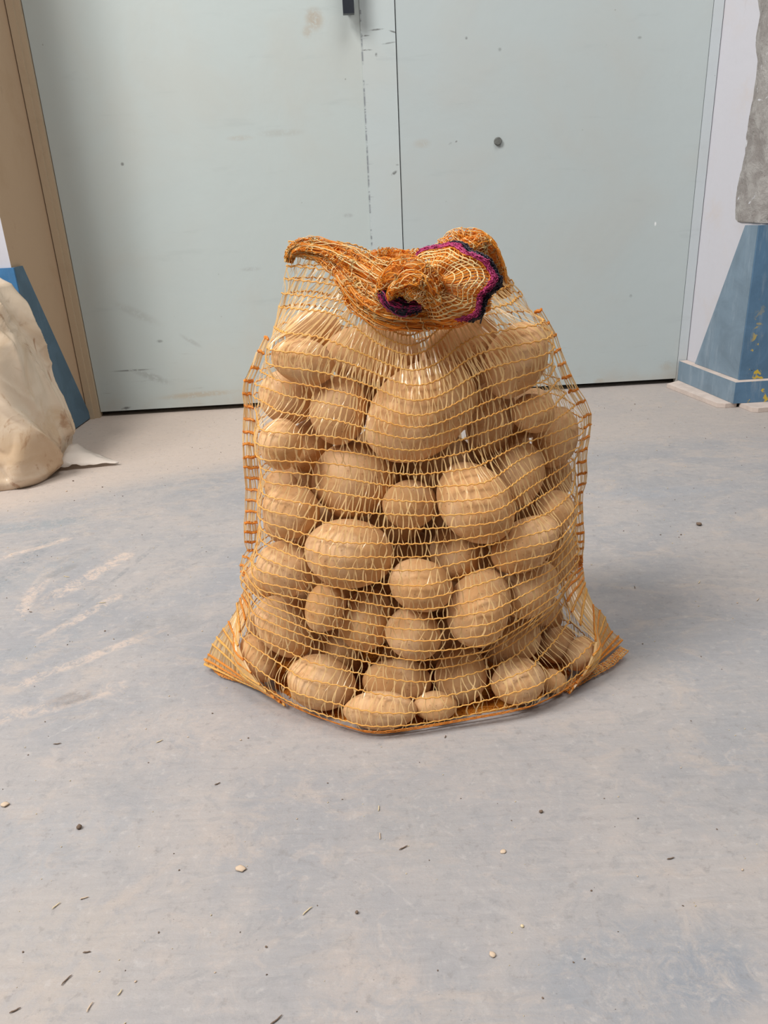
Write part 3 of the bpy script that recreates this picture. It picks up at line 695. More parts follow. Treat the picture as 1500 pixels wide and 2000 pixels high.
LABEL = dict(
    E='largest potato, long and tilted up to the right, high in the net below the knot',
    H='big round potato below and left of the largest one, in the middle of the net',
    J='wide potato directly below the big round middle one, left of centre',
    Z='large upright potato right of centre in the lower half of the net',
    W='big potato leaning down to the right, right of the dark gap in mid net',
    D='upright egg-shaped potato touching the left end of the largest potato',
    S='smooth pale oval potato in the middle just above the lower third',
    Q='wide low potato in the bottom row, at the middle of the front',
    P='round potato at the front of the bottom row, left of the wide low one',
    T='small yellowish potato under the smooth pale oval one',
    N='large slanting potato at the left flank above the bottom corner',
    K='potato bulging at the left edge beside the wide left-of-centre potato',
    AE='upright potato in the bottom row, right of the wide low one',
    M='greyish upright potato left of the small yellowish one',
    V='round potato below the big right-leaning one, above the large upright one',
    AA='long potato slanting up to the right at the right flank, mid height',
    AB='pale long potato at the right edge, next to the large upright one',
    I='potato with bright glints at the left edge, left of the big round middle one',
    C='potato at the upper left edge, left of the egg-shaped upright one',
    R1='large potato at the upper right under the tied tail',
    Y='upright potato right of the largest one, upper half',
    X='pale potato tucked between the big right-leaning one and the right edge',
    A='wide shaded potato right under the knot, above the egg-shaped one',
    AD='oval potato in the bottom row at the right front',
    AC='slanting potato above the right end of the bottom row',
    b1='upright potato bulging at the right edge in the upper half',
    L='slim small upright potato in the lower left, above and left of the greyish one',
    O='small round potato below the slim small upright one',
    AI='long potato filling the left bottom corner of the net',
    AG='small upright potato farthest right, in the bottom right corner of the net',
    AF='slanting potato just inside the bottom right corner potato',
    AH='small low potato touching the floor at the bottom right',
    R='lowest potato, pressed flat at the very front of the bottom edge',
    AJ='narrow potato between the left corner one and the bottom row',
    G='small tilted potato above and left of the big round middle one',
    F='half hidden small potato at the left edge, left of the small tilted one',
    U='small potato in the centre, between the big round and the right-leaning ones',
    AA2='small potato at the right edge above the long slanting one',
    a1='pale potato at the right edge, right of the upright upper one',
    B='flat potato at the upper left, above the upper left edge one',
    TL='topmost potato on the left, dim under the empty corner of the net',
    TR='shaded potato behind the largest one, under the tail of the knot',
    s='small low potato at the bottom edge, right of the lowest pressed one',
    r2='narrow upright potato at the right edge, lower half',
    r4='net-blurred potato at the right edge beside the pale tucked one',
    r3='dark narrow potato at the right, above the slanting corner one',
    g1='shadowed potato showing under the small centre one',
    g2='shadowed potato showing below the right end of the largest one',
    g3='shadowed potato deep between the largest and the big round one',
    g4='shadowed potato deep behind the small yellowish one',
    g5='shadowed potato deep behind the greyish upright one',
    g6='shadowed potato deep behind the small round lower left one',
    g7='shadowed potato deep behind the upright bottom row one',
    g8='shadowed potato deep between the round and the long slanting right ones',
    g9='shadowed potato deep behind the pale tucked right one',
    g10='shadowed potato deep behind the wide left-of-centre one',
    g11='shadowed potato deep in the gap beside the egg-shaped one',
    g12='shadowed potato deep at the upper right, behind the upright one',
    g14='shadowed potato deep behind the glinting left edge one',
    g15='little shadowed potato deep at the bottom right floor',
    g16='shadowed potato deep behind the slim small upright one',
    g17='shadowed potato deep behind the small right edge one',
    g18='shadowed potato deep at the centre, behind the pale oval one',
    g19='shadowed potato deep behind the wide low bottom one',
    g20='little shadowed potato deep behind the bottom right corner',
)
def potato_mesh(seed, ax):
    bm = bmesh.new(); bmesh.ops.create_icosphere(bm, subdivisions=4, radius=1.0)
    o = Vector((seed * 3.7, seed * 1.9, seed * 5.1))
    eyes = [Vector((random.gauss(0, 1), random.gauss(0, 1), random.gauss(0, 1))).normalized() for _ in range(6)]
    taper = random.uniform(-0.07, 0.07)
    for v in bm.verts:
        p = v.co.copy()
        k = 0.972 + 0.05 * mnoise.noise(p * 1.1 + o) + 0.018 * mnoise.noise(p * 2.8 + o)
        for e in eyes:
            d = (p - e).length
            if d < 0.30: k -= 0.022 * (1 - d / 0.30) ** 2
        q = p * min(k, 1.0)
        s = 1 + taper * p.x - 0.04 * (p.x * p.x - .4)
        v.co = Vector((q.x * ax[0], q.y * s * ax[1], q.z * s * ax[2]))
    me = bpy.data.meshes.new('potato'); bm.to_mesh(me); bm.free()
    return me
cloud = []
GS = np.arange(1800); gz = 1 - (2 * GS + 1) / 1800; ga = GS * 2.399963
SPH = np.stack([np.sqrt(1 - gz * gz) * np.cos(ga), np.sqrt(1 - gz * gz) * np.sin(ga), gz], 1)
for i, (key, c, q, ax) in enumerate(POTATOES):
    o = link_mesh('potato', potato_mesh(i + 1, ax), M['potato'], None, True)
    o.location = c; o.rotation_mode = 'QUATERNION'; o.rotation_quaternion = q
    tag(o, LABEL.get(key, 'potato hidden at the back of the net sack behind the front ones'), 'potato', 'potatoes in the net sack' if key != 'back' else 'hidden potatoes at the back of the sack')
    R3 = np.array(Quaternion(q).to_matrix())
    cloud.append((SPH * (np.array(ax) * 1.02 + 0.0025)) @ R3.T + np.array(c))
cloud = np.concatenate(cloud)

# ------------------------------------------------------------------ the net sack: a taut skin over the potatoes
CX, CY = 0.04, 0.95
ZT = [-.05, 0, .03, .06, .11, .155, .19, .265, .335, .395, .433, .463, .493, .516, .56, .60]
XLT = [-.175, -.18, -.18, -.178, -.172, -.164, -.158, -.156, -.155, -.150, -.135, -.122, -.113, -.105, -.094, -.090]
XRT = [.255, .262, .258, .248, .236, .236, .24, .242, .24, .224, .210, .194, .178, .160, .128, .120]
NA, NZ = 720, 124
TH = np.arange(NA) * 2 * np.pi / NA
ZG = np.linspace(0.0, 0.60, NZ)
PHI = np.arange(360) * 2 * np.pi / 360
cosd = np.cos(TH[:, None] - PHI[None]); cosd = np.where(cosd > 0.12, cosd, np.nan)
RF = np.zeros((NZ, NA))
for iz, z in enumerate(ZG):
    s = cloud[np.abs(cloud[:, 2] - z) < 0.004][:, :2]
    xl, xr = np.interp(z, ZT, XLT), np.interp(z, ZT, XRT)
    pts = [np.array([[xl, CY], [xr, CY]])]
    hb = np.interp(z, [.0, .30, .40, .43, .46, .49, .52, .56], [.05, .06, .085, .078, .064, .050, .034, .014])
    hk = np.interp(z, [.0, .1, .3, .40, .46, .52, .56], [.13, .13, .115, .095, .06, .03, .014])
    bx = (xr - xl) / 2
    fr = np.sin(PHI); yy = np.where(fr > 0, hk, hb) * fr
    pts.append(np.stack([(xl + xr) / 2 + bx * .92 * np.cos(PHI), CY + yy], 1))
    if len(s): pts.append(s)
    p = np.concatenate(pts) - np.array([CX, CY])
    hsup = (p @ np.stack([np.cos(PHI), np.sin(PHI)])).max(0)
    RF[iz] = np.nanmin(hsup[None] / cosd, axis=1)
ker = np.exp(-0.5 * (np.arange(-6, 7) / 2.2) ** 2); ker /= ker.sum()
R0f = RF.copy()
for _ in range(4):
    pad = np.pad(RF, ((6, 6), (0, 0)), mode='edge')
    RF = np.maximum(R0f, sum(ker[k] * pad[k:k + NZ] for k in range(13)))
kt = np.exp(-0.5 * (np.arange(-24, 25) / 10.0) ** 2); kt /= kt.sum()
for _ in range(2):
    pad = np.pad(RF, ((0, 0), (24, 24)), mode='wrap')
    RF = np.maximum(RF, sum(kt[k] * pad[:, k:k + NA] for k in range(49)))
def radius(th, z):
    a = np.mod(th, 2 * np.pi) / (2 * np.pi) * NA; i = np.floor(a).astype(int) % NA; fa = a - np.floor(a); j = (i + 1) % NA
    b = np.clip(np.asarray(z) / 0.60 * (NZ - 1), 0, NZ - 1.001); k = np.floor(b).astype(int); fb = b - k
    return (RF[k, i] * (1 - fa) + RF[k, j] * fa) * (1 - fb) + (RF[k + 1, i] * (1 - fa) + RF[k + 1, j] * fa) * fb
def lift(zc): return np.interp(zc, [0, .008, .02, .045, .08, .12, .16, .2, .33, .43, .485, .52], [0, .004, .018, .036, .036, .026, .020, .019, .027, .042, .074, .078])
def skin(th, zc, out=0.0):
    z = zc + lift(zc) * np.abs(np.cos(th)) ** 1.7
    r = radius(th, z) + out - 0.010 * np.clip(1 - z / 0.016, 0, 1)
    return np.stack([CX + r * np.cos(th), CY + r * np.sin(th), z], -1)
# even spacing round the bag
mid = skin(TH, np.full(NA, 0.22)); seg = np.linalg.norm(np.roll(mid, -1, 0) - mid, axis=1)
ARC = np.concatenate([[0], np.cumsum(seg)]); GIRTH = ARC[-1]
def arc(s): return np.interp(np.mod(s, GIRTH), ARC, np.concatenate([TH, [2 * np.pi]]))

sack = tag(empty('net_sack', (0, 0, 0)), 'orange net sack full of potatoes, tied in a knot, standing on the concrete', 'net sack')
ringz = [0.005, 0.011, 0.019]
while ringz[-1] < 0.430: ringz.append(ringz[-1] + 0.0148 + random.uniform(-.0012, .0012))
while ringz[-1] < 0.487: ringz.append(ringz[-1] + 0.0090 + random.uniform(-.001, .001))
NR = len(ringz)
ph = rng.uniform(0, 6.28, (4,))
def ring_z(s, k):
    z = ringz[k] + (0.0016 * np.sin(s * 19 + ph[0] + k * .35) + 0.0009 * np.sin(s * 37 + ph[1] - k * .5)) * min(1, ringz[k] / .03)
    return np.maximum(z, .0035)
TAPE = 0.0052
NT_ = int(GIRTH / TAPE) // 2 * 2; TAPE = GIRTH / NT_
# seam fins: where the outer edge of the flat side seam runs
FZL, FXL = [0, .03, .05, .075, .095, .107, .13, .150, .165, .193, .267, .336, .396, .433, .463, .493, .520], [-.268, -.255, -.243, -.222, -.195, -.188, -.182, -.181, -.186, -.189, -.180, -.175, -.166, -.149, -.131, -.117, -.109]
FZR, FXR = [0, .012, .029, .055, .075, .081, .10, .129, .168, .243, .314, .375, .414, .446, .478, .503, .52], [.336, .328, .310, .300, .285, .278, .274, .271, .268, .265, .260, .243, .232, .221, .199, .172, .16]
def fin_edge(side, z): return np.interp(z, FZL, FXL) if side < 0 else np.interp(z, FZR, FXR)
def fin_point(side, zc, t, dy=0.0):
    """t: 0 at the bag, 1 at the outer edge."""
    dl = np.interp(zc, [0, .03, .075], [.62, .40, 0.0])        # low down the flap is gathered from the front corner
    th = math.pi + dl if side < 0 else 2 * math.pi - dl
    a = skin(np.array([th]), np.array([zc]), .0035)[0]
    z = a[2]; tilt = np.interp(z, [0, .012, .03, .09, .13], [0.0, .006, .018, .012, .002]) if side < 0 else np.interp(z, [0, .012, .035, .09, .13], [.0, .006, .022, .016, .004])
    x1 = side * max(side * fin_edge(side, z + tilt), side * a[0] + np.interp(z, [.40, .50], [.011, .001]))
    ye = CY - (.02 if z < .06 else .0)
    w = abs(x1 - a[0])
    y = a[1] + (ye - a[1]) * t + dy + 0.006 * math.sin(z * 60 + side) * t
    p = np.array([a[0] + (x1 - a[0]) * t, y, max(.004, z + tilt * t)])
    tp = np.array([math.atan2(p[1] - CY, p[0] - CX)]); rp = math.hypot(p[0] - CX, p[1] - CY); rm = radius(tp, np.array([p[2]]))[0] + .004
    if rp < rm: p[:2] = [CX + (p[0] - CX) * rm / rp, CY + (p[1] - CY) * rm / rp]      # stays outside the filled body
    return p, w
rungs = {-1: [], 1: []}
for k in range(NR):
    so = Soup()
    n = 1100
    s = np.arange(n) * GIRTH / n
    th = arc(s)
    wave = 0.0006 * np.abs(((s / (2 * TAPE)) % 1) * 2 - 1) * 2 - 0.0006 + rng.normal(0, .00018, n)
    so.tube(skin(th, ring_z(s, k) + wave, 0.0012), 0.00082, 5, True, 1 if k < 2 else 0)
    for side in (-1, 1):
        for zk in ([ringz[k], (ringz[k] + ringz[k + 1]) / 2] if ringz[k] < .10 else [ringz[k]]):
            P0, w = fin_point(side, zk, 0)
            if w > 0.004 and P0[2] < .530:
                tt = np.linspace(-0.01, 1, 9); jit = random.uniform(-.0015, .0015)
                base = np.array([fin_point(side, zk, t)[0] for t in tt]); base[:, 2] += jit * tt + .0006 * np.sin(tt * 9 + k)
                base[:, 2] = np.maximum(base[:, 2], .004)
                for dy, dz in ((-.0011, .0006), (.0011, -.0006), (0.0, .0014)):
                    so.tube(base + np.array([0, dy, dz]) + rng.normal(0, .0003, base.shape), 0.00125, 4, False, 0 if P0[2] < .09 and random.random() < .6 else 1)
                rungs[side].append(base)
    so.link('weft_cord', [M['cord'], M['cord2']], sack)

# the bottom of the sack: net lying on the floor under the potatoes
so = Soup()
for yy in np.arange(.80, 1.09, .0125):
    xs = np.linspace(-.20, .28, 60); ins = np.hypot(xs - CX, yy - CY) < radius(np.arctan2(yy - CY, xs - CX), np.full(60, .012)) - .020
    if ins.sum() > 4: xs = xs[ins]; so.tube(np.stack([xs, yy + .001 * np.sin(xs * 500), np.full(len(xs), .0015)], 1), .0008, 3)
for xx in np.arange(-.20, .28, .004):
    ys = np.linspace(.78, 1.10, 50) ; ins = np.hypot(xx - CX, ys - CY) < radius(np.arctan2(ys - CY, xx - CX), np.full(50, .012)) - .020
    if ins.sum() > 4: ys = ys[ins]; so.tube(np.stack([xx + .0025 * np.sin(ys * 400 + xx * 900), ys, np.full(len(ys), .0012)], 1), .0006, 3)
bt = np.arange(72) * 2 * np.pi / 72; br = radius(bt, np.full(72, .012)) - .022
bv = np.concatenate([np.stack([CX + br * k / 6 * np.cos(bt), CY + br * k / 6 * np.sin(bt), np.full(72, .0007)], 1) for k in range(1, 7)])
bi, bj = np.meshgrid(np.arange(5), np.arange(72), indexing='ij')
so.add(bv, np.stack([bi * 72 + bj, (bi + 1) * 72 + bj, (bi + 1) * 72 + (bj + 1) % 72, bi * 72 + (bj + 1) % 72], -1).reshape(-1, 4), 1)
tag(so.link('sack_base', [M['cord2'], M['core']], sack), 'net under the potatoes')
# clear tapes zigzagging from cord to cord
so = Soup()
js = np.arange(NT_)
for k in list(range(NR - 1)) + [q for q in range(NR - 1) if ringz[q] > .40]:
    m = 5; t = np.linspace(0, 1, m)[None]
    s0 = js * TAPE + rng.normal(0, .0010, NT_); s1 = s0 + np.where(js % 2 == 0, 1, -1) * TAPE * rng.uniform(.1, 1.05, NT_) + rng.normal(0, .0012, NT_)
    sl = s0[:, None] * (1 - t) + s1[:, None] * t + rng.normal(0, .0011, (NT_, 1)) * np.sin(np.pi * t)
    z0, z1 = ring_z(s0, k), ring_z(s1, k + 1)
    zz = z0[:, None] * (1 - t) + z1[:, None] * t
    p = skin(arc(sl.ravel()), zz.ravel(), 0.0005).reshape(NT_, m, 3)
    p2 = skin(arc((sl + .001).ravel()), zz.ravel(), 0.0005).reshape(NT_, m, 3)
    wd = p2 - p; wd /= np.linalg.norm(wd, axis=2)[..., None] + 1e-9
    nrm = p - np.array([CX, CY, 0]); nrm[..., 2] = 0; nrm /= np.linalg.norm(nrm, axis=2)[..., None]
    tw = rng.uniform(-0.9, 0.9, (NT_, 1, 1)) + rng.normal(0, .25, (NT_, m, 1))
    hw = rng.uniform(.0005, .0011, (NT_, 1, 1)) * (1 - .5 * np.sin(np.pi * t)[..., None] * rng.uniform(0, 1, (NT_, 1, 1)))
    so.ribbons(p + nrm * .0004, (wd * np.cos(tw) + nrm * np.sin(tw)) * hw)
tag(so.link('warp_tapes', M['tape'], sack), 'clear yellowish tapes between the cords', None, None, 'stuff')
for side in (-1, 1):
    so = Soup(); R = rungs[side]
    R.sort(key=lambda q: q[-1][2] + q[0][2])
    for A, B in zip(R, R[1:]):
        if B[-1][2] - A[-1][2] > .032: continue
        for layer in range(2):
            nt = max(3, int(np.linalg.norm(A[-1] - A[0]) / .0030))
            u = (np.arange(nt) + rng.uniform(.2, .8, nt)) / nt * 8
            i = np.minimum(u.astype(int), 7); f_ = (u - i)[:, None]
            a_ = A[i] * (1 - f_) + A[i + 1] * f_; b_ = B[i] * (1 - f_) + B[i + 1] * f_ + rng.normal(0, .0008, (nt, 3))
            t = np.linspace(0, 1, 4)[None, :, None]
            p = a_[:, None] * (1 - t) + b_[:, None] * t + np.array([0, (layer - .5) * .002, 0])
            ang = rng.uniform(-.8, .8, (nt, 1, 1)); hw = rng.uniform(.0006, .0013, (nt, 1, 1))
            so.ribbons(p, np.concatenate([np.cos(ang), np.sin(ang), 0 * ang], -1) * hw + 0 * p)
    # stitched outer edge
    e = np.array([r_[-1] for r_ in R]); so.tube(e + rng.normal(0, .0004, e.shape), .0006, 4)
    tag(so.link('side_seam', M['tape'], sack), 'flat see-through seam flap with orange rungs')

# bottom hem lying on the floor, ending in the two corner ears
def hem(name, pts, width, parent):
    so = Soup(); pts = np.array(pts)
    n = 70; tt = np.linspace(0, len(pts) - 1, n); i = np.minimum(tt.astype(int), len(pts) - 2); f_ = (tt - i)[:, None]
    c = pts[i] * (1 - f_) + pts[i + 1] * f_
    for _ in range(4): c[1:-1] = (c[:-2] + c[1:-1] * 2 + c[2:]) / 4
    t = np.gradient(c, axis=0); t /= np.linalg.norm(t, axis=1)[:, None]
    sd = np.cross(t, [0, 0, 1.0]); sd /= np.linalg.norm(sd, axis=1)[:, None] + 1e-9
    for off in np.linspace(-1, 1, 5):
        p = c + sd * off * width / 2 + rng.normal(0, .0004, c.shape); p[:, 2] = np.maximum(p[:, 2], .002) + .0012 * (1 - off * off)
        so.tube(p, .0008, 4, False, 0)
    for j in range(0, n - 1):
        p = np.array([c[j] + sd[j] * o_ * width / 2 + t[j] * random.uniform(-.002, .002) + [0, 0, .001] for o_ in (-1, 0, 1)])
        p[:, 2] = np.maximum(p[:, 2], .002); so.tube(p, .0007, 3, False, 1)
    return so.link(name, [M['cord2'], M['glint']], parent)
v3 = lambda p: [p.x, p.y, p.z]
hem('bottom_hem', [v3(on_z(401, 1288, .006)), v3(on_z(430, 1318, .005)), v3(on_z(490, 1338, .004)), v3(on_z(545, 1362, .003))], .004, sack)['label'] = 'orange bottom hem at the left ear'
hem('bottom_hem', [v3(on_z(1219, 1268, .014)), v3(on_z(1190, 1296, .008)), v3(on_z(1150, 1318, .005)), v3(on_z(1100, 1348, .003))], .013, sack)['label'] = 'orange bottom hem at the right ear'

# ---- the tied top: gathered bundles, knot and the tail with its striped mouth
def bundle(name, pts, rad, n, mats, parent, wild=1.0, loops=0, glint=.2, thr=.00062):
    """gathered net: n threads running along a path, wandering inside its thickness, with cross loops."""
    so = Soup(); pts = np.array(pts, float); rad = np.array(rad, float); K = 34
    tt = np.linspace(0, len(pts) - 1, K); i = np.minimum(tt.astype(int), len(pts) - 2); f_ = (tt - i)[:, None]
    c = pts[i] * (1 - f_) + pts[i + 1] * f_; r_ = rad[i] * (1 - f_[:, 0]) + rad[i + 1] * f_[:, 0]
    for _ in range(5): c[1:-1] = (c[:-2] + c[1:-1] * 2 + c[2:]) / 4; r_[1:-1] = (r_[:-2] + 2 * r_[1:-1] + r_[2:]) / 4
    t = np.gradient(c, axis=0); t /= np.linalg.norm(t, axis=1)[:, None]
    a = np.cross(t, [0.1, -0.95, 0.3]); a /= np.linalg.norm(a, axis=1)[:, None]; b = np.cross(t, a)
    u = np.linspace(0, 1, K)
    def fold(phi, u_): return 1 + .22 * np.sin(phi * 5 + 3 * u_) + .12 * np.sin(phi * 9 - 5 * u_ + 1)
    ph_ = np.linspace(0, 2 * np.pi, 40, endpoint=False); kk_ = np.arange(K)
    rr_ = r_[:, None] * .72 * fold(ph_[None], u[:, None]) * (1 + .12 * np.sin(ph_[None] * 13 + u[:, None] * 40))
    cv = c[:, None] + a[:, None] * (np.cos(ph_)[None] * rr_)[..., None] + b[:, None] * (np.sin(ph_)[None] * rr_)[..., None]
    ii, jj = np.meshgrid(np.arange(K - 1), np.arange(40), indexing='ij')
    so.add(cv.reshape(-1, 3), np.stack([ii * 40 + jj, (ii + 1) * 40 + jj, (ii + 1) * 40 + (jj + 1) % 40, ii * 40 + (jj + 1) % 40], -1).reshape(-1, 4), len(mats) - 1)
    for _ in range(n):
        phi = random.uniform(0, 6.283) + wild * (random.uniform(-1, 1) * u + .25 * np.sin(u * random.uniform(3, 9) + random.uniform(0, 6)))
        q = r_ * fold(phi, u) * (random.uniform(.55, 1.0) ** .5 + .07 * np.sin(u * random.uniform(8, 22) + random.uniform(0, 6)))
        p = c + a * (np.cos(phi) * q)[:, None] + b * (np.sin(phi) * q)[:, None] + rng.normal(0, .00045, c.shape)
        k0 = random.randint(0, K // 3) if random.random() < .5 else 0; k1 = K - (random.randint(0, K // 3) if random.random() < .5 else 0)
        so.tube(p[k0:k1], thr * random.uniform(.7, 1.3), 3, False, 1 if random.random() < glint else 0)
    for _ in range(loops):
        k = random.uniform(0.02, .98) * (K - 1); k0 = int(k); phi0 = random.uniform(0, 6.283); L = random.uniform(.5, 2.0)
        ph_ = phi0 + np.linspace(0, L, 12); kk = np.clip(k + np.linspace(0, random.uniform(-2.5, 2.5), 12), 0, K - 1.001); ki = kk.astype(int); fk = (kk - ki)[:, None]
        ki2 = np.minimum(ki + 1, K - 1)
        cc = c[ki] * (1 - fk) + c[ki2] * fk; rr = r_[ki] * fold(ph_, kk / K) * random.uniform(.85, 1.05)
        zig = .0010 * np.where(np.arange(12) % 2 == 0, 1, -1)
        p = cc + a[ki] * (np.cos(ph_) * rr)[:, None] + b[ki] * (np.sin(ph_) * rr)[:, None] + t[ki] * zig[:, None]
        so.tube(p, thr * .9, 3, False, 1 if random.random() < glint * 1.5 else 0)
    return so.link(name, mats, parent)
GM = [M['gather'], M['glint'], M['core']]
def at(x, y, Y): p = on_y(x, y, Y); return [p.x, p.y, p.z]
bundle('gathered_fold', [at(564, 512, .945), at(568, 490, .945), at(592, 482, .944), at(640, 492, .936), at(690, 522, .918), at(752, 560, .890)], [.004, .006, .009, .013, .018, .017], 140, GM, sack, 1.0, 300, .35)['label'] = 'gathered net running from the left ear to the knot'
bundle('gathered_fold', [at(988, 580, .950), at(968, 525, .950), at(935, 487, .947), at(900, 497, .935), at(862, 530, .908)], [.005, .011, .020, .023, .018], 160, GM, sack, 1.0, 320, .35)['label'] = 'gathered net bunched at the right ear'
bundle('gathered_fold', [at(668, 535, .91), at(705, 580, .895), at(755, 607, .875), at(820, 618, .865), at(890, 606, .87), at(950, 585, .895)], [.010, .016, .018, .015, .015, .010], 170, GM, sack, .8, 300, .35)['label'] = 'gathered net wrapped under the knot'
bundle('gathered_fold', [at(690, 530, .93), at(735, 512, .925), at(780, 515, .91), at(820, 515, .90)], [.009, .013, .014, .012], 80, GM, sack, 1.0, 140)['label'] = 'small tuft above the knot'
# knot: a short twisted roll
bundle('knot', [at(752, 578, .868), at(775, 550, .846), at(806, 540, .834), at(836, 556, .832), at(852, 588, .838)], [.013, .017, .018, .015, .012], 130, GM, sack, 1.6, 220, .35)
# tail: the mouth of the sack, pulled through and puffed out towards the front
tc = np.array(at(874, 559, .866)); F3, R3_, U3 = np.array(fwd), np.array(rgt), np.array(upv)
tdir = -F3 * .80 - R3_ * .58 - U3 * .15; tdir /= np.linalg.norm(tdir)          # from the mouth back to the knot
ex = R3_ * .80 - F3 * .58 - U3 * .12; ex -= tdir * (ex @ tdir); ex /= np.linalg.norm(ex); ey = np.cross(tdir, ex)
if ey @ U3 < 0: ey = -ey
def dome(u, v, k=1.0):
    """u: angle round the mouth, v: 0 in the middle of the puff, 1 at the mouth."""
    u = u + .16 * np.sin(4.3 * v + 2 * u) * v; v = v + .045 * np.sin(3 * u + 1) * v + .02 * np.sin(7 * u)
    rr = np.sin(v * 1.5) * (1 + .035 * np.sin(u * 5) + .03 * np.sin(u * 9 + 2) * v)
    hh = np.cos(v * 1.5)
    return tc + (ex * (np.cos(u) * rr * .056)[..., None] + ey * (np.sin(u) * rr * .041)[..., None] + tdir * (hh * .034 + .004 * np.sin(u * 5 + v * 4))[..., None]) * k
so = Soup()
for layer, kk in ((0, 1.0), (1, .90)):
    for v in np.linspace(.12, 1, 10):
        u = np.linspace(0, 2 * np.pi, 90, endpoint=False); so.tube(dome(u + layer * .2, np.full(90, v) + .012 * np.sin(u * 45), kk) + rng.normal(0, .0003, (90, 3)), .0008, 4, True, 1 if layer == 0 and rng.random() < .85 else 0)
    for u0 in np.arange(0, 2 * np.pi, 2 * np.pi / 52):
        v = np.linspace(.08, 1, 14); so.tube(dome(u0 + .35 * v + .05 * np.sin(v * 14 + u0 * 3) + rng.normal(0, .02), v, kk), .00062, 3, False, 1 if rng.random() < .5 else 0)
so.link('tail', GM, sack)['label'] = 'open-meshed tail of the sack puffed out of the knot'
def mouth(name, u0, u1, v0, v1, mat, k=1.02, n=420):
    so = Soup()
    for _ in range(n):
        uu = random.uniform(u0, u1); vv = random.uniform(v0, v1); L = random.uniform(.06, .18); dv = random.uniform(-.5, .5) * (v1 - v0)
        t = np.linspace(0, 1, 7)
        so.tube(dome(uu + L * t, np.clip(vv + dv * t, v0, v1), k * random.uniform(.97, 1.04)) + rng.normal(0, .0006, (7, 3)), .0007, 3)
    for v in np.linspace(v0, v1, 4):
        u = np.linspace(u0, u1, 80); so.tube(dome(u, v + .02 * np.sin(u * 50), k), .0009, 4)
    return so.link(name, mat, sack)
R_ = math.radians
mouth('mouth_band', R_(-75), R_(120), .81, .91, M['magenta'], 1.04)['label'] = 'magenta band round the mouth of the sack'
mouth('mouth_band', R_(-72), R_(125), .92, 1.07, M['blackcord'], 1.05)['label'] = 'black band at the very edge of the mouth'
so = Soup()   # loose black thread hanging from the mouth
so.tube(np.array([at(942, 545, .875), at(948, 580, .87), at(944, 610, .865), at(938, 632, .868)]), .0009, 4); so.link('loose_thread', M['blackcord'], sack)['label'] = 'loose black thread'
bundle('mouth_band', [at(762, 535, .862), at(752, 562, .852), at(760, 590, .848), at(790, 602, .846), at(822, 598, .846)], [.004, .007, .008, .008, .005], 90, [M['magenta'], M['blackcord'], M['blackcord']], sack, .8, 120, .4)['label'] = 'inner turn of the magenta and black band'

# ------------------------------------------------------------------ litter on the floor
def straw(x, y, L, rot, mat, label, w=.0006):
    p = on_z(x, y, 0); bm = bmesh.new(); bend = random.uniform(-.3, .3)
    so = Soup(); t = np.linspace(-.5, .5, 6)
    so.tube(np.stack([L * t, L * bend * (t * t), np.full(6, w * .9) + .0008 * np.abs(np.sin(t * 5))], 1), w * np.array([.5, 1, 1.1, 1, .9, .4]), 5)
    o = so.link('straw_bit', M[mat]); o.location = p; o.rotation_euler = (0, 0, rot); bm.free()
    return tag(o, label, 'straw', 'bits of straw on the floor')
def crumb(x, y, r, mat, label, name='crumb', flat=.55, group='crumbs on the floor', seed=0):
    p = on_z(x, y, 0); bm = bmesh.new(); bmesh.ops.create_icosphere(bm, subdivisions=2, radius=1)
    e = random.uniform(.6, 1)
    for v in bm.verts:
        k = 1 + .45 * mnoise.noise(v.co * 1.6 + Vector((x, y, seed)))
        v.co = Vector((v.co.x * r * k, v.co.y * r * k * e, v.co.z * r * k * flat))
    zmin = min(v.co.z for v in bm.verts)
    for v in bm.verts: v.co.z -= zmin
    o = from_bm(name, bm, M[mat], None, True); o.location = p; o.rotation_euler = (0, 0, random.uniform(0, 6))
    return tag(o, label, name, group)
crumb(470, 1698, .0055, 'chip', 'curled tan skin flake alone on the floor, lower left of the sack', 'flake', .25, None)
crumb(983, 1664, .0030, 'chip', 'pale flake on the floor in front of the sack, right of centre', 'flake', .3, None)
crumb(962, 1866, .0034, 'chip', 'pale flake on the floor near the front, right of centre', 'flake', .3, None)
crumb(10, 1573, .0045, 'chip', 'pale flake on the floor at the far left edge', 'flake', .3, None)
crumb(155, 1618, .0030, 'crumb', 'dark pebble on the floor at the left', 'pebble', .8, None)
crumb(1057, 1587, .0020, 'crumb', 'dark little pebble on the floor in front of the sack, right', 'pebble', .8, None)
crumb(697, 1784, .0018, 'crumb', 'dark little pebble on the floor near the front, centre', 'pebble', .8, None)
crumb(1365, 1026, .0055, 'crumb', 'dark pebble on the floor right of the sack', 'pebble', .5, None)
crumb(1020, 1810, .0016, 'straw', 'white speck of grit on the floor near the front', 'pebble', .6, None)
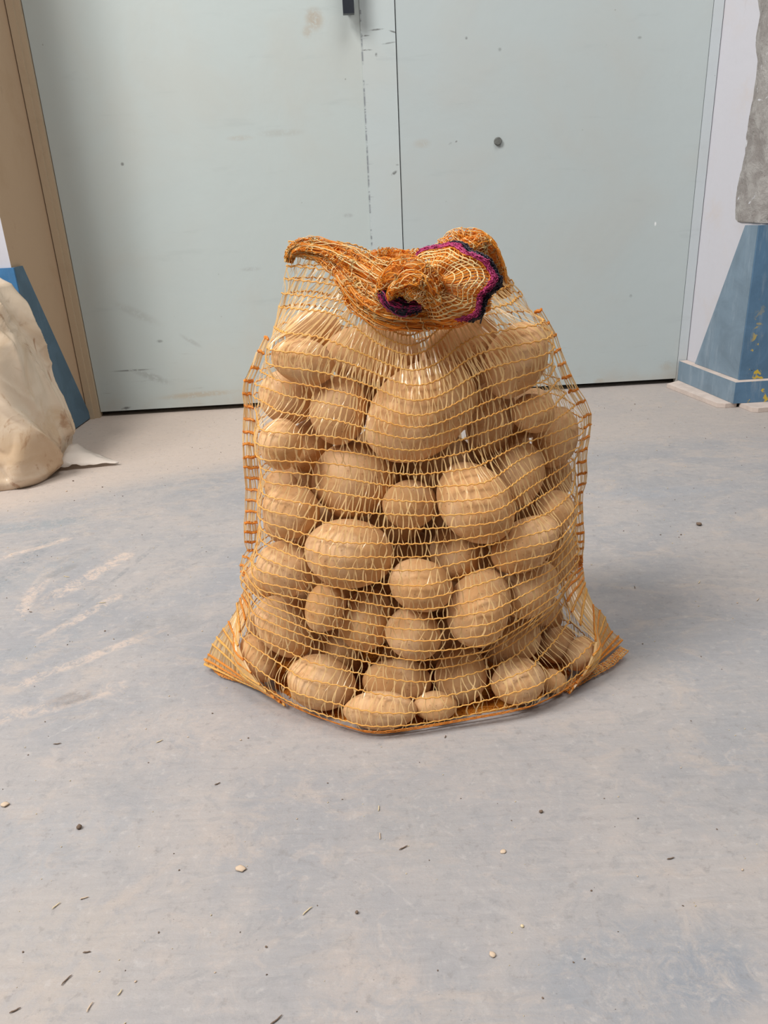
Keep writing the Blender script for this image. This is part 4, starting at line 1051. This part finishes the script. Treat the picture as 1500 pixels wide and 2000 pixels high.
for k, (x, y, L, rot, mat, lab) in enumerate([
    (312, 1449, .009, 0.6, 'straw', 'pale forked straw bit left of the sack front'), (130, 1915, .011, 1.0, 'crumb', 'brown stalk at the front left corner of the floor'),
    (540, 1994, .012, .7, 'crumb', 'brown stalk at the front edge of the floor'), (175, 1968, .009, 1.3, 'chip', 'tan straw bit at the front left'),
    (788, 1657, .010, .5, 'crumb', 'brown stalk on the floor in front of the sack'), (742, 1634, .009, 1.6, 'chip', 'tan straw bit straight in front of the sack'),
    (740, 1580, .008, 1.5, 'straw', 'pale straw bit close in front of the sack'), (112, 1454, .010, .1, 'crumb', 'brown stalk on the floor at the left'),
    (130, 1127, .014, -.4, 'straw', 'white straw bit beside the dark scuff at the left'), (200, 1178, .012, 0, 'straw', 'pale straw bit left of the sack, middle distance'),
    (60, 1196, .006, -.3, 'crumb', 'small dark stalk at the far left'), (165, 1755, .008, .3, 'chip', 'tan straw bit at the left front'),
    (170, 1861, .007, .1, 'crumb', 'brown stalk at the left front'), (1310, 1678, .008, .2, 'crumb', 'brown stalk on the floor at the right'),
    (870, 1440, .005, 1.2, 'crumb', 'short brown stalk just in front of the sack'), (425, 1532, .007, .5, 'crumb', 'short brown stalk left of the sack front'),
    (110, 1770, .009, .9, 'straw', 'pale straw bit at the left front'), (1366, 1138, .010, 1.0, 'straw', 'white straw bit right of the sack'),
    (1240, 1148, .008, 1.4, 'crumb', 'small dark stalk right of the sack'), (600, 1780, .012, .8, 'straw', 'pale straw bit at the front centre'),
    (1480, 1172, .010, .8, 'chip', 'tan straw bit at the right edge'), (30, 1975, .009, .5, 'crumb', 'dark stalk at the front left edge'),
    (235, 1940, .006, 1.2, 'straw', 'small white straw bit at the front left')]):
    straw(x, y, L, rot, mat, lab)
spots = [(88, 1410), (55, 1475), (285, 1424), (415, 1394), (485, 1442), (470, 1446), (200, 952), (143, 940), (130, 960), (145, 978), (1240, 790), (1320, 785), (1290, 1045), (1255, 1258), (1440, 1178), (1330, 1045),
         (205, 1233), (395, 1233), (480, 1335), (290, 1490), (367, 1440), (160, 1756), (45, 1860), (265, 1918), (310, 1822), (855, 1896), (1245, 1712), (1155, 1740), (1400, 1620), (1330, 1500), (1180, 1560), (640, 1530), (580, 1600), (900, 1560), (1120, 1880), (420, 1900), (350, 1700), (520, 1850), (1450, 1700), (1060, 1950)]
for k, (x, y) in enumerate(spots):
    mt = ['crumb', 'crumb', 'chip'][k % 3]
    row = 'by the foot of the door' if y < 800 else 'in front of the wrapped sack' if y < 1000 and x < 300 else 'level with the net sack' if y < 1300 else 'just in front of the net sack' if y < 1520 else 'on the nearer floor' if y < 1800 else 'close to the bottom edge'
    side = 'at the far left' if x < 100 else 'on the left' if x < 300 else 'left of centre' if x < 520 else 'at the centre' if x < 900 else 'right of centre' if x < 1200 else 'on the right' if x < 1380 else 'at the far right'
    crumb(x, y, random.uniform(.0008, .0014) * (1.5 if y < 1100 else 1), mt, ('dark' if mt == 'crumb' else 'pale') + ' tiny crumb ' + row + ', ' + side, seed=k)
# finer grit that nobody could count
so = Soup()
for _ in range(1500):
    x, y = random.uniform(-1.3, 1.5), random.uniform(.38, 2.3)
    if (-.2 < x < .28 and .78 < y < 1.12) or (x < -.62 and 1.68 < y) or (x > .88 and y > 2.05) or (x < -.88 and y > 2.0): continue
    r = random.uniform(.0003, .0008) * (1 + y * .4); a = random.uniform(0, 6)
    so.tube(np.array([[x - r * math.cos(a), y - r * math.sin(a), .0003], [x, y, r * .8], [x + r * math.cos(a), y + r * math.sin(a), .0003]]), np.array([.3, 1, .3]) * r * .7, 4, False, random.choice([0, 1, 1]))
tag(so.link('floor_grit', [M['crumb'], M['straw']]), 'fine grit and dust specks scattered over the concrete', 'grit', None, 'stuff')
